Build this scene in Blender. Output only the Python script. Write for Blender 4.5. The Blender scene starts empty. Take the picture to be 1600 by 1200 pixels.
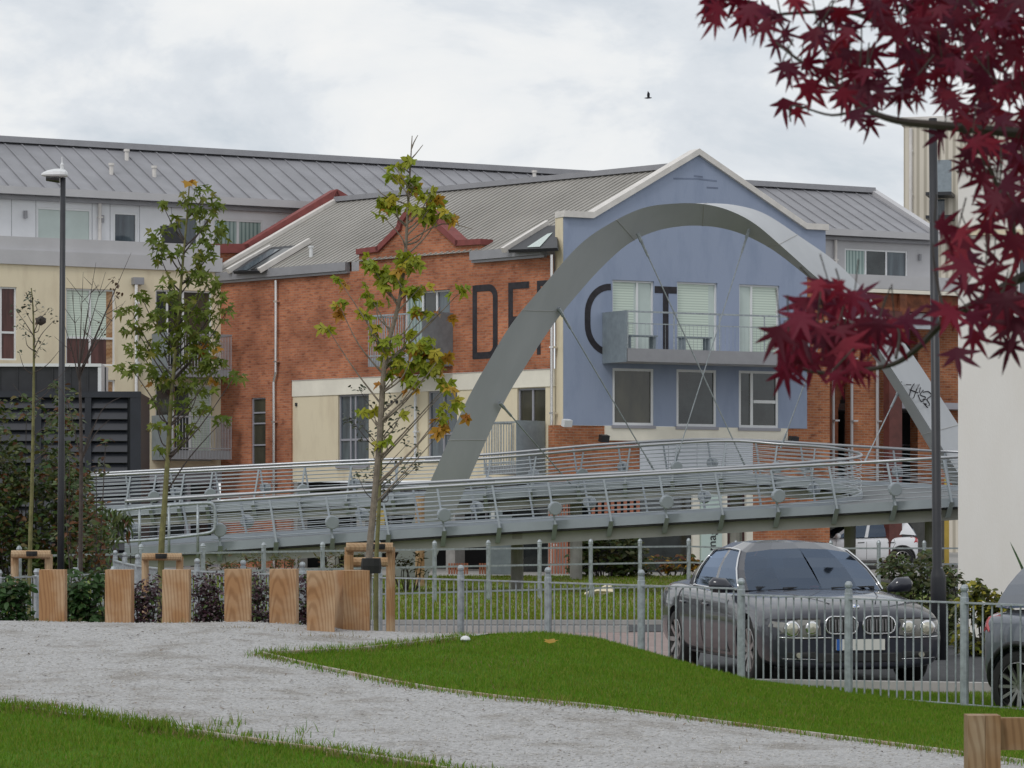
import bpy, bmesh, math, random
import numpy as np
from mathutils import Vector, Matrix
from mathutils.geometry import delaunay_2d_cdt
random.seed(7); RNG = np.random.default_rng(7)
R = math.radians
S = bpy.context.scene
COL = S.collection
# ---------------------------------------------------------------- camera, world, sun, exposure
F, CX, HY, ZC = 5000.0, 800.0, 800.0, 1.8
cam = bpy.data.cameras.new('camera'); cam_o = bpy.data.objects.new('camera', cam); COL.objects.link(cam_o)
cam_o.location = (0, 0, ZC); cam_o.rotation_euler = (R(90), 0, 0)
cam.sensor_width = 36; cam.lens = F / 1600 * 36; cam.shift_y = 200 / 1600
cam.clip_start = .1; cam.clip_end = 4000
cam.dof.use_dof = True; cam.dof.focus_distance = 60; cam.dof.aperture_fstop = 22
S.camera = cam_o
S.view_settings.view_transform = 'Standard'; S.view_settings.look = 'None'
S.view_settings.exposure = 0.0; S.view_settings.gamma = 1
SUN_EL, SUN_AZ = 48, 215          # azimuth clockwise from +Y: the light comes from behind the camera
w = bpy.data.worlds.new('World'); S.world = w; w.use_nodes = True
nt = w.node_tree; nt.nodes.clear()
def N(t, typ, **kw):
    n = t.nodes.new(typ)
    for k, v in kw.items(): setattr(n, k, v)
    return n
out = N(nt, 'ShaderNodeOutputWorld'); mixs = N(nt, 'ShaderNodeMixShader')
bg1 = N(nt, 'ShaderNodeBackground'); bg2 = N(nt, 'ShaderNodeBackground')
sky = N(nt, 'ShaderNodeTexSky', sky_type='NISHITA', sun_disc=False)
sky.sun_elevation = R(SUN_EL); sky.sun_rotation = R(SUN_AZ)
bg1.inputs[1].default_value = .10; bg2.inputs[1].default_value = .93
tc = N(nt, 'ShaderNodeTexCoord'); mp = N(nt, 'ShaderNodeMapping'); mp.inputs['Scale'].default_value = (1, 1, 1.9)
n1 = N(nt, 'ShaderNodeTexNoise'); n1.inputs['Scale'].default_value = 11; n1.inputs['Detail'].default_value = 6; n1.inputs['Roughness'].default_value = .58
n1.inputs['Distortion'].default_value = .25
cr = N(nt, 'ShaderNodeValToRGB'); e = cr.color_ramp.elements
e[0].position = .30; e[0].color = (.66, .71, .77, 1); e[1].position = .68; e[1].color = (1.0, 1.0, .99, 1)
m_ = e.new(.46); m_.color = (.80, .84, .885, 1); m_ = e.new(.53); m_.color = (.92, .94, .955, 1)
cr2 = N(nt, 'ShaderNodeValToRGB'); e = cr2.color_ramp.elements
e[0].position = .25; e[0].color = (.72, .72, .72, 1); e[1].position = .42; e[1].color = (.97, .97, .97, 1)
L = nt.links.new
L(tc.outputs['Generated'], mp.inputs['Vector']); L(mp.outputs[0], n1.inputs['Vector'])
L(n1.outputs['Fac'], cr.inputs[0]); L(n1.outputs['Fac'], cr2.inputs[0]); L(cr.outputs[0], bg2.inputs[0]); L(sky.outputs[0], bg1.inputs[0])
L(cr2.outputs[0], mixs.inputs[0]); L(bg1.outputs[0], mixs.inputs[1]); L(bg2.outputs[0], mixs.inputs[2]); L(mixs.outputs[0], out.inputs[0])
sun = bpy.data.lights.new('sun', 'SUN'); sun.energy = 1.0; sun.angle = R(14); sun.color = (1, .975, .94)
sun_o = bpy.data.objects.new('sun', sun); COL.objects.link(sun_o)
_az, _el = R(SUN_AZ), R(SUN_EL)
sdir = Vector((math.sin(_az) * math.cos(_el), math.cos(_az) * math.cos(_el), math.sin(_el)))
sun_o.rotation_euler = sdir.to_track_quat('Z', 'Y').to_euler()

# ---------------------------------------------------------------- helpers
def P(px, py, Y): return Vector(((px - CX) / F * Y, Y, ZC + (HY - py) / F * Y))
OFF = {}
def props(o, label=None, cat=None, group=None, kind=None):
    if label: o['label'] = label
    if cat: o['category'] = cat
    if group: o['group'] = group
    if kind: o['kind'] = kind
    return o
def thing(name, label, cat, loc=(0, 0, 0), rz=0, group=None):
    o = bpy.data.objects.new(name, None); COL.objects.link(o); o.empty_display_size = .2
    o.location = loc; o.rotation_euler = (0, 0, rz); OFF[o.name] = Vector(loc)
    return props(o, label, cat, group)
def link_mesh(name, me, m, parent=None, local=False, smooth=False):
    o = bpy.data.objects.new(name, me); COL.objects.link(o)
    for mm in (m if isinstance(m, (list, tuple)) else [m]): me.materials.append(mm)
    if parent is not None:
        o.parent = parent; off = OFF.get(parent.name, Vector())
        if not local: me.transform(Matrix.Translation(-off))
        OFF[o.name] = off
    if smooth: me.polygons.foreach_set('use_smooth', [True] * len(me.polygons))
    return o
class MB:
    def __init__(s): s.v = []; s.f = []; s.u = []; s.m = []; s.mi = 0
    def face(s, pts, uv=None):
        i = len(s.v); s.v += [tuple(p) for p in pts]; s.f.append(tuple(range(i, i + len(pts))))
        if uv is None:
            p0, p1, p2 = Vector(pts[0]), Vector(pts[1]), Vector(pts[2])
            n = (p1 - p0).cross(p2 - p0); ax, ay, az = abs(n.x), abs(n.y), abs(n.z)
            if az >= ax and az >= ay: uv = [(p[0], p[1]) for p in pts]
            elif ax > ay: uv = [(p[1], p[2]) for p in pts]
            else: uv = [(p[0], p[2]) for p in pts]
        s.u.append(uv); s.m.append(s.mi); return s
    def hexa(s, a, uvf=None):      # a: 8 corners, bottom 0-3 (ccw from above), top 4-7
        for q in ((3, 2, 1, 0), (4, 5, 6, 7), (0, 1, 5, 4), (1, 2, 6, 5), (2, 3, 7, 6), (3, 0, 4, 7)):
            s.face([a[k] for k in q], [uvf[k] for k in q] if uvf else None)
        return s
    def box(s, x0, x1, y0, y1, z0, z1):
        return s.hexa([(x0, y0, z0), (x1, y0, z0), (x1, y1, z0), (x0, y1, z0), (x0, y0, z1), (x1, y0, z1), (x1, y1, z1), (x0, y1, z1)])
    def beam(s, a, b, w, h, up=(0, 0, 1)):   # box along a->b
        a, b = Vector(a), Vector(b); d = (b - a).normalized(); x = d.cross(Vector(up))
        if x.length < 1e-4: x = d.cross(Vector((0, 1, 0)))
        x.normalize(); y = x.cross(d).normalized(); x *= w / 2; y *= h / 2
        return s.hexa([a - x - y, a + x - y, b + x - y, b - x - y, a - x + y, a + x + y, b + x + y, b - x + y])
    def tube(s, pts, r, n=6, cap=True):
        pts = [Vector(p) for p in pts]; k = len(pts)
        rr = r if isinstance(r, (list, tuple)) else [r] * k
        i0 = len(s.v); ref = None
        for i, p in enumerate(pts):
            d = (pts[min(i + 1, k - 1)] - pts[max(i - 1, 0)]).normalized()
            if ref is not None and d.dot(pd) < -.5: d = pd
            pd = d
            if ref is None:
                ref = d.cross(Vector((0, 0, 1)));
                if ref.length < .1: ref = d.cross(Vector((0, 1, 0)))
            ref = (ref - d * ref.dot(d)).normalized(); q = d.cross(ref)
            for j in range(n):
                a = 2 * math.pi * j / n; s.v.append(tuple(p + (ref * math.cos(a) + q * math.sin(a)) * rr[i]))
        for i in range(k - 1):
            for j in range(n):
                a, b = i0 + i * n + j, i0 + i * n + (j + 1) % n
                s.f.append((a, b, b + n, a + n)); s.m.append(s.mi)
                s.u.append([(j / n, i * .5), ((j + 1) / n, i * .5), ((j + 1) / n, i * .5 + .5), (j / n, i * .5 + .5)])
        if cap:
            for c in (0, k - 1):
                idx = tuple(i0 + c * n + j for j in range(n)); s.f.append(idx if c else idx[::-1]); s.m.append(s.mi); s.u.append([(0, 0)] * n)
        return s
    def lathe(s, prof, c=(0, 0, 0), n=12):   # prof [(r,z)]
        c = Vector(c); i0 = len(s.v); k = len(prof)
        for r, z in prof:
            for j in range(n):
                a = 2 * math.pi * j / n; s.v.append((c.x + r * math.cos(a), c.y + r * math.sin(a), c.z + z))
        for i in range(k - 1):
            for j in range(n):
                a, b = i0 + i * n + j, i0 + i * n + (j + 1) % n
                s.f.append((a, b, b + n, a + n)); s.m.append(s.mi); s.u.append([(0, 0)] * 4)
        s.f.append(tuple(i0 + j for j in range(n))[::-1]); s.m.append(s.mi); s.u.append([(0, 0)] * n)
        s.f.append(tuple(i0 + (k - 1) * n + j for j in range(n))); s.m.append(s.mi); s.u.append([(0, 0)] * n)
        return s
    def prism(s, poly, vec, uv=None):   # polygon of points extruded by vec
        vec = Vector(vec); p = [Vector(q) for q in poly]; q = [a + vec for a in p]; n = len(p)
        s.face(p, uv); s.face(q[::-1], uv[::-1] if uv else None)
        for i in range(n):
            j = (i + 1) % n; s.face([p[j], p[i], q[i], q[j]])
        return s
    def build(s, name, m, parent=None, local=False, smooth=False, bevel=0):
        me = bpy.data.meshes.new(name); me.from_pydata(s.v, [], s.f)
        ul = me.uv_layers.new(name='UVMap'); flat = [c for f in s.u for uv in f for c in uv]
        if len(flat) == 2 * len(ul.data): ul.data.foreach_set('uv', flat)
        o = link_mesh(name, me, m, parent, local, smooth)
        if isinstance(m, (list, tuple)): me.polygons.foreach_set('material_index', s.m)
        if bevel:
            b = o.modifiers.new('bevel', 'BEVEL'); b.width = bevel; b.segments = 2; b.limit_method = 'ANGLE'
        return o
def crv(pts, n=8):                     # Catmull-Rom through pts
    pts = [Vector(p) for p in pts]; o = []
    for i in range(len(pts) - 1):
        p0, p1, p2, p3 = pts[max(i - 1, 0)], pts[i], pts[i + 1], pts[min(i + 2, len(pts) - 1)]
        for k in range(n):
            t = k / n
            o.append(.5 * ((2 * p1) + (p2 - p0) * t + (2 * p0 - 5 * p1 + 4 * p2 - p3) * t * t + (3 * p1 - p0 - 3 * p2 + p3) * t ** 3))
    o.append(pts[-1]); return o
class Wall:                            # a vertical plane; s runs along it to the picture's right
    def __init__(s, px0, Y0, px1=None, Y1=None, slope=None):
        s.X0 = (px0 - CX) / F * Y0; s.Y0 = Y0
        d = Vector((1, slope)) if slope is not None else Vector(((px1 - CX) / F * Y1 - s.X0, Y1 - Y0))
        d.normalize(); s.d = d; s.n = Vector((d.y, -d.x))
    def s_at(s, px, o=0):
        k = (px - CX) / F; X0, Y0 = s.X0 + s.n.x * o, s.Y0 + s.n.y * o
        return (k * Y0 - X0) / (s.d.x - k * s.d.y)
    def Y(s, px, o=0): return s.Y0 + s.n.y * o + s.s_at(px, o) * s.d.y
    def z(s, px, py, o=0): return ZC + (HY - py) / F * s.Y(px, o)
    def pt(s, a, z, o=0): return Vector((s.X0 + s.d.x * a + s.n.x * o, s.Y0 + s.d.y * a + s.n.y * o, z))
    def pp(s, px, py, o=0): return s.pt(s.s_at(px, o), s.z(px, py, o), o)
    def rect(s, px0, px1, pt_, pb, o=0):
        return s.s_at(px0, o), s.s_at(px1, o), s.z(px0, pb, o), s.z(px0, pt_, o)
    def box(s, mb, a0, a1, z0, z1, o0, o1):     # o1 > o0, outwards
        p = s.pt; c = [p(a0, z0, o1), p(a1, z0, o1), p(a1, z0, o0), p(a0, z0, o0), p(a0, z1, o1), p(a1, z1, o1), p(a1, z1, o0), p(a0, z1, o0)]
        dz = o1 - o0
        u = [(a0, z0), (a1, z0), (a1 + dz, z0), (a0 - dz, z0), (a0, z1), (a1, z1), (a1 + dz, z1), (a0 - dz, z1)]
        return mb.hexa(c, u)
    def holes(s, mb, a0, a1, z0, z1, H, depth=.14):
        A = sorted({a0, a1, *[min(max(h[k], a0), a1) for h in H for k in (0, 1)]}); Z = sorted({z0, z1, *[min(max(h[k], z0), z1) for h in H for k in (2, 3)]})
        for i in range(len(A) - 1):
            for j in range(len(Z) - 1):
                ca, cz = (A[i] + A[i + 1]) / 2, (Z[j] + Z[j + 1]) / 2
                if any(h[0] < ca < h[1] and h[2] < cz < h[3] for h in H): continue
                q = [(A[i], Z[j]), (A[i + 1], Z[j]), (A[i + 1], Z[j + 1]), (A[i], Z[j + 1])]
                mb.face([s.pt(*t) for t in q], q)
        for h in H:
            b0, b1, y0, y1 = h[:4]
            for (p, q) in (((b0, y0), (b0, y1)), ((b0, y1), (b1, y1)), ((b1, y1), (b1, y0)), ((b1, y0), (b0, y0))):
                mb.face([s.pt(*p), s.pt(*q), s.pt(*q, -depth), s.pt(*p, -depth)], [p, q, (q[0] + depth, q[1]), (p[0] + depth, p[1])])
        return mb
    def poly(s, mb, pts, o0, o1):      # (s,z) polygon given counter-clockwise, from o0 to o1 outwards
        v = s.n * (o0 - o1); mb.prism([s.pt(a, z, o1) for a, z in pts], (v.x, v.y, 0), [tuple(p) for p in pts]); return mb
def mesh_np(name, V, Fc, m, parent=None, local=False, smooth=False):
    me = bpy.data.meshes.new(name); V = np.asarray(V, np.float32); Fc = np.asarray(Fc, np.int32); k = Fc.shape[1]
    me.vertices.add(len(V)); me.vertices.foreach_set('co', V.ravel())
    me.loops.add(Fc.size); me.loops.foreach_set('vertex_index', Fc.ravel())
    me.polygons.add(len(Fc)); me.polygons.foreach_set('loop_start', np.arange(0, Fc.size, k, dtype=np.int32))
    me.update(calc_edges=True); me.validate()
    return link_mesh(name, me, m, parent, local, smooth)

# ---------------------------------------------------------------- materials
def lin(h):
    c = [int(h[i:i + 2], 16) / 255 for i in (0, 2, 4)]
    return tuple(x / 12.92 if x <= .04045 else ((x + .055) / 1.055) ** 2.4 for x in c)
def pmat(name, col, rough=.6, metal=0, var=.12, scale=3.0, bump=0, bscale=None, coat=0, spec=.5, stretch=None, coord='Object', col2=None, detail=5, ramp=(.35, .7)):
    m = bpy.data.materials.new(name); m.use_nodes = True; t = m.node_tree; b = t.nodes['Principled BSDF']
    b.inputs['Roughness'].default_value = rough; b.inputs['Metallic'].default_value = metal
    b.inputs['Specular IOR Level'].default_value = spec; b.inputs['Coat Weight'].default_value = coat; b.inputs['Coat Roughness'].default_value = .04
    tcn = N(t, 'ShaderNodeTexCoord'); mpn = N(t, 'ShaderNodeMapping'); t.links.new(tcn.outputs[coord], mpn.inputs[0])
    if stretch: mpn.inputs['Scale'].default_value = stretch
    if var or col2:
        nz = N(t, 'ShaderNodeTexNoise'); nz.inputs['Scale'].default_value = scale; nz.inputs['Detail'].default_value = detail; nz.inputs['Roughness'].default_value = .6
        t.links.new(mpn.outputs[0], nz.inputs['Vector'])
        r = N(t, 'ShaderNodeValToRGB'); r.color_ramp.elements[0].position = ramp[0]; r.color_ramp.elements[1].position = ramp[1]
        lo = col2 if col2 else tuple(c * (1 - var) for c in col); hi = col if col2 else tuple(min(1, c * (1 + var)) for c in col)
        r.color_ramp.elements[0].color = (*lo, 1); r.color_ramp.elements[1].color = (*hi, 1)
        t.links.new(nz.outputs['Fac'], r.inputs[0]); t.links.new(r.outputs[0], b.inputs['Base Color'])
    else: b.inputs['Base Color'].default_value = (*col, 1)
    if bump:
        n2 = N(t, 'ShaderNodeTexNoise'); n2.inputs['Scale'].default_value = bscale or scale * 6; n2.inputs['Detail'].default_value = 6
        t.links.new(mpn.outputs[0], n2.inputs['Vector'])
        bp = N(t, 'ShaderNodeBump'); bp.inputs['Strength'].default_value = bump; bp.inputs['Distance'].default_value = .02
        t.links.new(n2.outputs['Fac'], bp.inputs['Height']); t.links.new(bp.outputs[0], b.inputs['Normal'])
    return m
def brick_mat(name, c1, c2, mortar):
    m = bpy.data.materials.new(name); m.use_nodes = True; t = m.node_tree; b = t.nodes['Principled BSDF']; b.inputs['Roughness'].default_value = .9
    b.inputs['Specular IOR Level'].default_value = .2
    u = N(t, 'ShaderNodeTexCoord'); k = N(t, 'ShaderNodeTexBrick'); k.inputs['Scale'].default_value = 1
    k.inputs['Brick Width'].default_value = .235; k.inputs['Row Height'].default_value = .078; k.inputs['Mortar Size'].default_value = .008; k.inputs['Bias'].default_value = -.25
    k.inputs['Color1'].default_value = (*c1, 1); k.inputs['Color2'].default_value = (*c2, 1); k.inputs['Mortar'].default_value = (*mortar, 1)
    nz = N(t, 'ShaderNodeTexNoise'); nz.inputs['Scale'].default_value = .9; nz.inputs['Detail'].default_value = 8
    r = N(t, 'ShaderNodeValToRGB'); r.color_ramp.elements[0].position = .3; r.color_ramp.elements[0].color = (.62, .58, .58, 1); r.color_ramp.elements[1].position = .7; r.color_ramp.elements[1].color = (1.22, 1.22, 1.2, 1)
    nz2 = N(t, 'ShaderNodeTexNoise'); nz2.inputs['Scale'].default_value = 1; nz2.inputs['Detail'].default_value = 3
    mp2 = N(t, 'ShaderNodeMapping'); mp2.inputs['Scale'].default_value = (4, 13, 1)
    r2 = N(t, 'ShaderNodeValToRGB'); r2.color_ramp.elements[0].position = .33; r2.color_ramp.elements[0].color = (.55, .5, .52, 1); r2.color_ramp.elements[1].position = .45; r2.color_ramp.elements[1].color = (1, 1, 1, 1)
    mx = N(t, 'ShaderNodeMixRGB', blend_type='MULTIPLY'); mx.inputs[0].default_value = 1; mx2 = N(t, 'ShaderNodeMixRGB', blend_type='MULTIPLY'); mx2.inputs[0].default_value = .8
    K = t.links.new
    K(u.outputs['UV'], k.inputs['Vector']); K(u.outputs['UV'], nz.inputs['Vector']); K(u.outputs['UV'], mp2.inputs[0]); K(mp2.outputs[0], nz2.inputs['Vector'])
    K(nz.outputs['Fac'], r.inputs[0]); K(nz2.outputs['Fac'], r2.inputs[0])
    K(k.outputs['Color'], mx.inputs[1]); K(r.outputs[0], mx.inputs[2]); K(mx.outputs[0], mx2.inputs[1]); K(r2.outputs[0], mx2.inputs[2]); K(mx2.outputs[0], b.inputs['Base Color'])
    bp = N(t, 'ShaderNodeBump'); bp.inputs['Strength'].default_value = .5; bp.inputs['Distance'].default_value = .01; bp.invert = True
    K(k.outputs['Fac'], bp.inputs['Height']); K(bp.outputs[0], b.inputs['Normal'])
    return m
def leaf_mat(name, cols, rough=.5, trans=.35, spec=.35):
    m = bpy.data.materials.new(name); m.use_nodes = True; t = m.node_tree; b = t.nodes['Principled BSDF']
    b.inputs['Roughness'].default_value = rough; b.inputs['Specular IOR Level'].default_value = spec
    g = N(t, 'ShaderNodeNewGeometry'); r = N(t, 'ShaderNodeValToRGB'); el = r.color_ramp.elements
    el[0].position = 0; el[0].color = (*cols[0], 1); el[1].position = 1; el[1].color = (*cols[-1], 1)
    for i, c in enumerate(cols[1:-1]): x = el.new((i + 1) / (len(cols) - 1)); x.color = (*c, 1)
    tr = N(t, 'ShaderNodeBsdfTranslucent'); ms = N(t, 'ShaderNodeMixShader'); ms.inputs[0].default_value = trans
    K = t.links.new; o = t.nodes['Material Output']
    K(g.outputs['Random Per Island'], r.inputs[0]); K(r.outputs[0], b.inputs['Base Color']); K(r.outputs[0], tr.inputs[0])
    K(b.outputs[0], ms.inputs[1]); K(tr.outputs[0], ms.inputs[2]); K(ms.outputs[0], o.inputs['Surface'])
    return m
def stripe_mat(name, c1, c2, scale, axis='Y', rough=.35, coord='UV', bump=0, coat=.3):
    m = bpy.data.materials.new(name); m.use_nodes = True; t = m.node_tree; b = t.nodes['Principled BSDF']; b.inputs['Roughness'].default_value = rough
    b.inputs['Coat Weight'].default_value = coat; b.inputs['Coat Roughness'].default_value = .05
    u = N(t, 'ShaderNodeTexCoord'); wv = N(t, 'ShaderNodeTexWave', wave_type='BANDS', bands_direction=axis, wave_profile='SIN'); wv.inputs['Scale'].default_value = scale
    wv.inputs['Distortion'].default_value = .15
    r = N(t, 'ShaderNodeValToRGB'); r.color_ramp.elements[0].position = .2; r.color_ramp.elements[1].position = .55
    r.color_ramp.elements[0].color = (*c1, 1); r.color_ramp.elements[1].color = (*c2, 1)
    K = t.links.new; K(u.outputs[coord], wv.inputs['Vector']); K(wv.outputs['Fac'], r.inputs[0]); K(r.outputs[0], b.inputs['Base Color'])
    if bump:
        bp = N(t, 'ShaderNodeBump'); bp.inputs['Strength'].default_value = bump; K(wv.outputs['Fac'], bp.inputs['Height']); K(bp.outputs[0], b.inputs['Normal'])
    return m
def wood_mat(name, c1, c2):
    m = bpy.data.materials.new(name); m.use_nodes = True; t = m.node_tree; b = t.nodes['Principled BSDF']; b.inputs['Roughness'].default_value = .75
    u = N(t, 'ShaderNodeTexCoord'); oi = N(t, 'ShaderNodeObjectInfo'); ad = N(t, 'ShaderNodeVectorMath', operation='ADD'); mpn = N(t, 'ShaderNodeMapping'); mpn.inputs['Scale'].default_value = (3.4, 3.4, .7)
    wv = N(t, 'ShaderNodeTexWave', wave_type='RINGS', rings_direction='SPHERICAL'); wv.inputs['Scale'].default_value = 4.0; wv.inputs['Distortion'].default_value = 5.5; wv.inputs['Detail'].default_value = 3; wv.inputs['Detail Scale'].default_value = .8
    r = N(t, 'ShaderNodeValToRGB'); r.color_ramp.elements[0].color = (*c2, 1); r.color_ramp.elements[1].color = (*c1, 1); r.color_ramp.elements[0].position = .05; r.color_ramp.elements[1].position = .6
    nz = N(t, 'ShaderNodeTexNoise'); nz.inputs['Scale'].default_value = 3; nz.inputs['Detail'].default_value = 4
    r2 = N(t, 'ShaderNodeValToRGB'); r2.color_ramp.elements[0].color = (.84, .66, .48, 1); r2.color_ramp.elements[0].position = .38; r2.color_ramp.elements[1].color = (1.08, 1.08, 1.08, 1); r2.color_ramp.elements[1].position = .58
    mx = N(t, 'ShaderNodeMixRGB', blend_type='MULTIPLY'); mx.inputs[0].default_value = 1
    K = t.links.new; K(u.outputs['Object'], ad.inputs[0]); K(oi.outputs['Random'], ad.inputs[1]); K(ad.outputs[0], mpn.inputs[0]); K(mpn.outputs[0], wv.inputs[0]); K(ad.outputs[0], nz.inputs['Vector'])
    K(wv.outputs['Fac'], r.inputs[0]); K(nz.outputs['Fac'], r2.inputs[0]); K(r.outputs[0], mx.inputs[1]); K(r2.outputs[0], mx.inputs[2]); K(mx.outputs[0], b.inputs['Base Color'])
    return m
M = {}
M['brick'] = brick_mat('brick', (.475, .185, .098), (.34, .12, .07), (.37, .235, .17))
M['brick2'] = brick_mat('orange_brick', (.46, .18, .085), (.35, .12, .065), (.40, .28, .2))
M['blue'] = pmat('blue_render', (.30, .35, .47), .85, scale=1.6, bump=.15, bscale=30, coord='UV', stretch=(1, .28, 1), spec=.2, col2=(.255, .305, .42), detail=8, ramp=(.30, .52))
M['cream'] = pmat('cream_render', (.74, .655, .485), .85, scale=1.3, coord='UV', stretch=(1, .25, 1), spec=.2, col2=(.60, .51, .37), detail=8, ramp=(.28, .5))
M['offwhite'] = pmat('off_white_band', (.80, .76, .66), .8, var=.07, scale=1.2, coord='UV', spec=.2)
M['wallcream'] = pmat('smooth_cream_wall', (.80, .78, .74), .9, scale=1.1, bump=.12, bscale=60, coord='UV', spec=.2, stretch=(1, .3, 1), col2=(.745, .715, .66), detail=8, ramp=(.3, .6))
M['white'] = pmat('white_paint', (.68, .69, .70), .45, var=.04, scale=2)
M['clad'] = pmat('white_clad_panel', (.73, .74, .765), .4, var=.05, scale=1.0, coord='UV')
M['cladgrey'] = pmat('grey_clad_panel', (.47, .465, .48), .45, var=.06, scale=1.0, coord='UV')
M['shopclad'] = pmat('pale_shop_cladding', (.60, .63, .69), .5, var=.06, scale=1.5, coord='UV')
M['roof'] = pmat('zinc_roof', (.265, .265, .285), .5, .15, var=.12, scale=.8)
M['roof2'] = pmat('ribbed_roof', (.34, .325, .30), .55, .1, var=.09, scale=.7)
M['coping'] = pmat('stone_coping', (.66, .63, .60), .7, var=.08)
M['gutter'] = pmat('grey_gutter', (.30, .30, .32), .45, .2, var=.06)
M['redcop'] = pmat('red_terracotta', (.215, .055, .05), .7, var=.15, scale=4)
M['ppipe'] = pmat('steel_pipe', (.75, .73, .72), .25, .85, var=.05)
M['frame'] = pmat('white_frame', (.72, .73, .74), .4, var=.03)
M['framegrey'] = pmat('grey_frame', (.32, .32, .36), .45, var=.04)
M['glass'] = pmat('dark_window_glass', (.045, .055, .055), .05, spec=.8, scale=1.1, coord='UV', col2=(.012, .015, .016))
M['glassg'] = pmat('grey_window_glass', (.12, .155, .175), .06, spec=.7, scale=1.6, coord='UV', stretch=(2.5, .3, 1), col2=(.045, .055, .07))
M['glassb'] = pmat('bronze_window_glass', (.085, .08, .055), .07, spec=.7, scale=1.2, coord='UV', stretch=(1.5, .5, 1), col2=(.04, .04, .03))
M['roomred'] = pmat('curtain_red_brown', (.10, .04, .035), .3, var=.4, scale=2, coord='UV', stretch=(4, .4, 1))
M['blind'] = stripe_mat('green_white_blind', (.46, .54, .47), (.62, .71, .62), 4.2, 'Y')
M['curtain'] = stripe_mat('teal_curtain', (.16, .24, .23), (.36, .46, .43), 2.2, 'X')
M['curtainw'] = pmat('pale_curtain', (.50, .58, .55), .35, var=.08, scale=1, coord='UV', coat=.4)
M['black'] = pmat('black_steel', (.022, .023, .028), .45, var=.2, scale=4)
M['louvre'] = pmat('blue_black_louvre', (.018, .021, .031), .5, var=.15, scale=2)
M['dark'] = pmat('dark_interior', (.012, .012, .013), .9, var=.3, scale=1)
M['darkred'] = pmat('dark_red_panel', (.05, .015, .015), .5, var=.3, scale=2)
M['letter'] = pmat('painted_letter_black', (.025, .022, .028), .75, var=.4, scale=6)
M['sheet'] = pmat('galvanised_sheet', (.24, .28, .31), .5, .25, var=.12, scale=5)
M['galv'] = pmat('galvanised_steel', (.34, .375, .40), .45, .35, var=.22, scale=14)
M['steel'] = pmat('bright_steel', (.42, .43, .45), .40, .85, var=.05)
M['bridge'] = pmat('grey_bridge_paint', (.30, .335, .37), .5, .1, var=.07, scale=1.5)
M['bridgedk'] = pmat('grey_girder_paint', (.37, .37, .36), .6, .05, var=.1, scale=1.5)
M['arch'] = pmat('grey_arch_paint', (.43, .445, .465), .42, .05, scale=1.2, stretch=(1, 1, .35), col2=(.385, .40, .42), detail=8)
M['rust'] = pmat('rusty_steel', (.20, .065, .03), .8, var=.45, scale=3.5, bump=.2)
M['oxide'] = pmat('oxide_red_steel', (.115, .034, .028), .6, var=.25, scale=3)
M['concrete'] = pmat('concrete', (.30, .29, .275), .85, var=.15, scale=3, bump=.15)
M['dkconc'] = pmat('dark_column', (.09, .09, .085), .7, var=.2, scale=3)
M['yellow'] = pmat('yellow_paint', (.50, .35, .07), .5, var=.1)
M['tower'] = stripe_mat('ribbed_beige_cladding', (.42, .38, .31), (.64, .59, .50), 1.0, 'X', .6, coat=0)
M['wood'] = wood_mat('sawn_timber', (.43, .29, .175), (.325, .205, .115))
M['darkwood'] = wood_mat('weathered_timber', (.33, .235, .16), (.25, .165, .105))
M['deckm'] = pmat('bridge_deck', (.15, .16, .168), .75, var=.1, scale=2)
M['wire'] = pmat('rail_wire_paint', (.37, .405, .44), .4, .2, var=.05)
M['stain'] = pmat('wall_stain', (.17, .205, .29), .9, var=.2, scale=3)
M['stake'] = wood_mat('round_stake_timber', (.40, .29, .18), (.33, .225, .135))
M['edge'] = wood_mat('edging_timber', (.42, .39, .35), (.34, .31, .275))
M['rubber'] = pmat('black_rubber', (.012, .012, .012), .8, var=.2)
# ---------------------------------------------------------------- setting: ground, roads, lawn
def flat(name, pts, z, m, kind='structure', sub=None):
    mb = MB(); mb.face([(x, y, z) for x, y in pts]); return props(mb.build(name, m), kind=kind)
M['asphalt'] = pmat('asphalt', (.043, .045, .05), .85, var=.2, scale=2, bump=.3, bscale=80)
M['paving'] = pmat('pink_paving', (.27, .205, .19), .85, var=.15, scale=2.5, bump=.2, bscale=40)
M['kerbm'] = pmat('concrete_kerb', (.36, .35, .335), .8, var=.12, scale=4)
M['lawn'] = pmat('lawn_turf', (.13, .20, .025), .9, var=.3, scale=.5, bump=.6, bscale=30, col2=(.16, .145, .045), ramp=(.42, .6))
M['groundm'] = pmat('earth_ground', (.13, .125, .11), .9, var=.2, scale=.2)
flat('ground', [(-900, -60), (900, -60), (900, 2500), (-900, 2500)], -.03, M['groundm'])
flat('pavement', [(-30, 33), (30, 12), (60, 12), (60, 52), (-30, 52)], -.008, M['paving'])
flat('road', [(-30, 48.2), (2.4, 48.2), (2.1, 43), (2.0, 38), (2.55, 33.0), (30, 25.5), (40, 51.2), (-30, 51.2)], 0, M['asphalt'])
mb = MB()
for a, b in (((-30, 48.1), (1.75, 48.1)), ((2.45, 32.75), (6, 31.75)), ((6, 31.75), (30, 25.2))): mb.beam((a[0], a[1], .02), (b[0], b[1], .02), .16, .14)
mb.beam((-30, 51.3, .02), (8.5, 51.3, .02), .14, .10)
props(mb.build('kerb', M['kerbm'], bevel=.015), kind='structure')
flat('lawn', [(-30, 51.4), (8.5, 51.4), (9.5, 88), (-30, 88)], .05, M['lawn'])
flat('building_apron', [(-40, 88), (30, 88), (40, 160), (-40, 160)], .04, M['concrete'])

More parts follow.
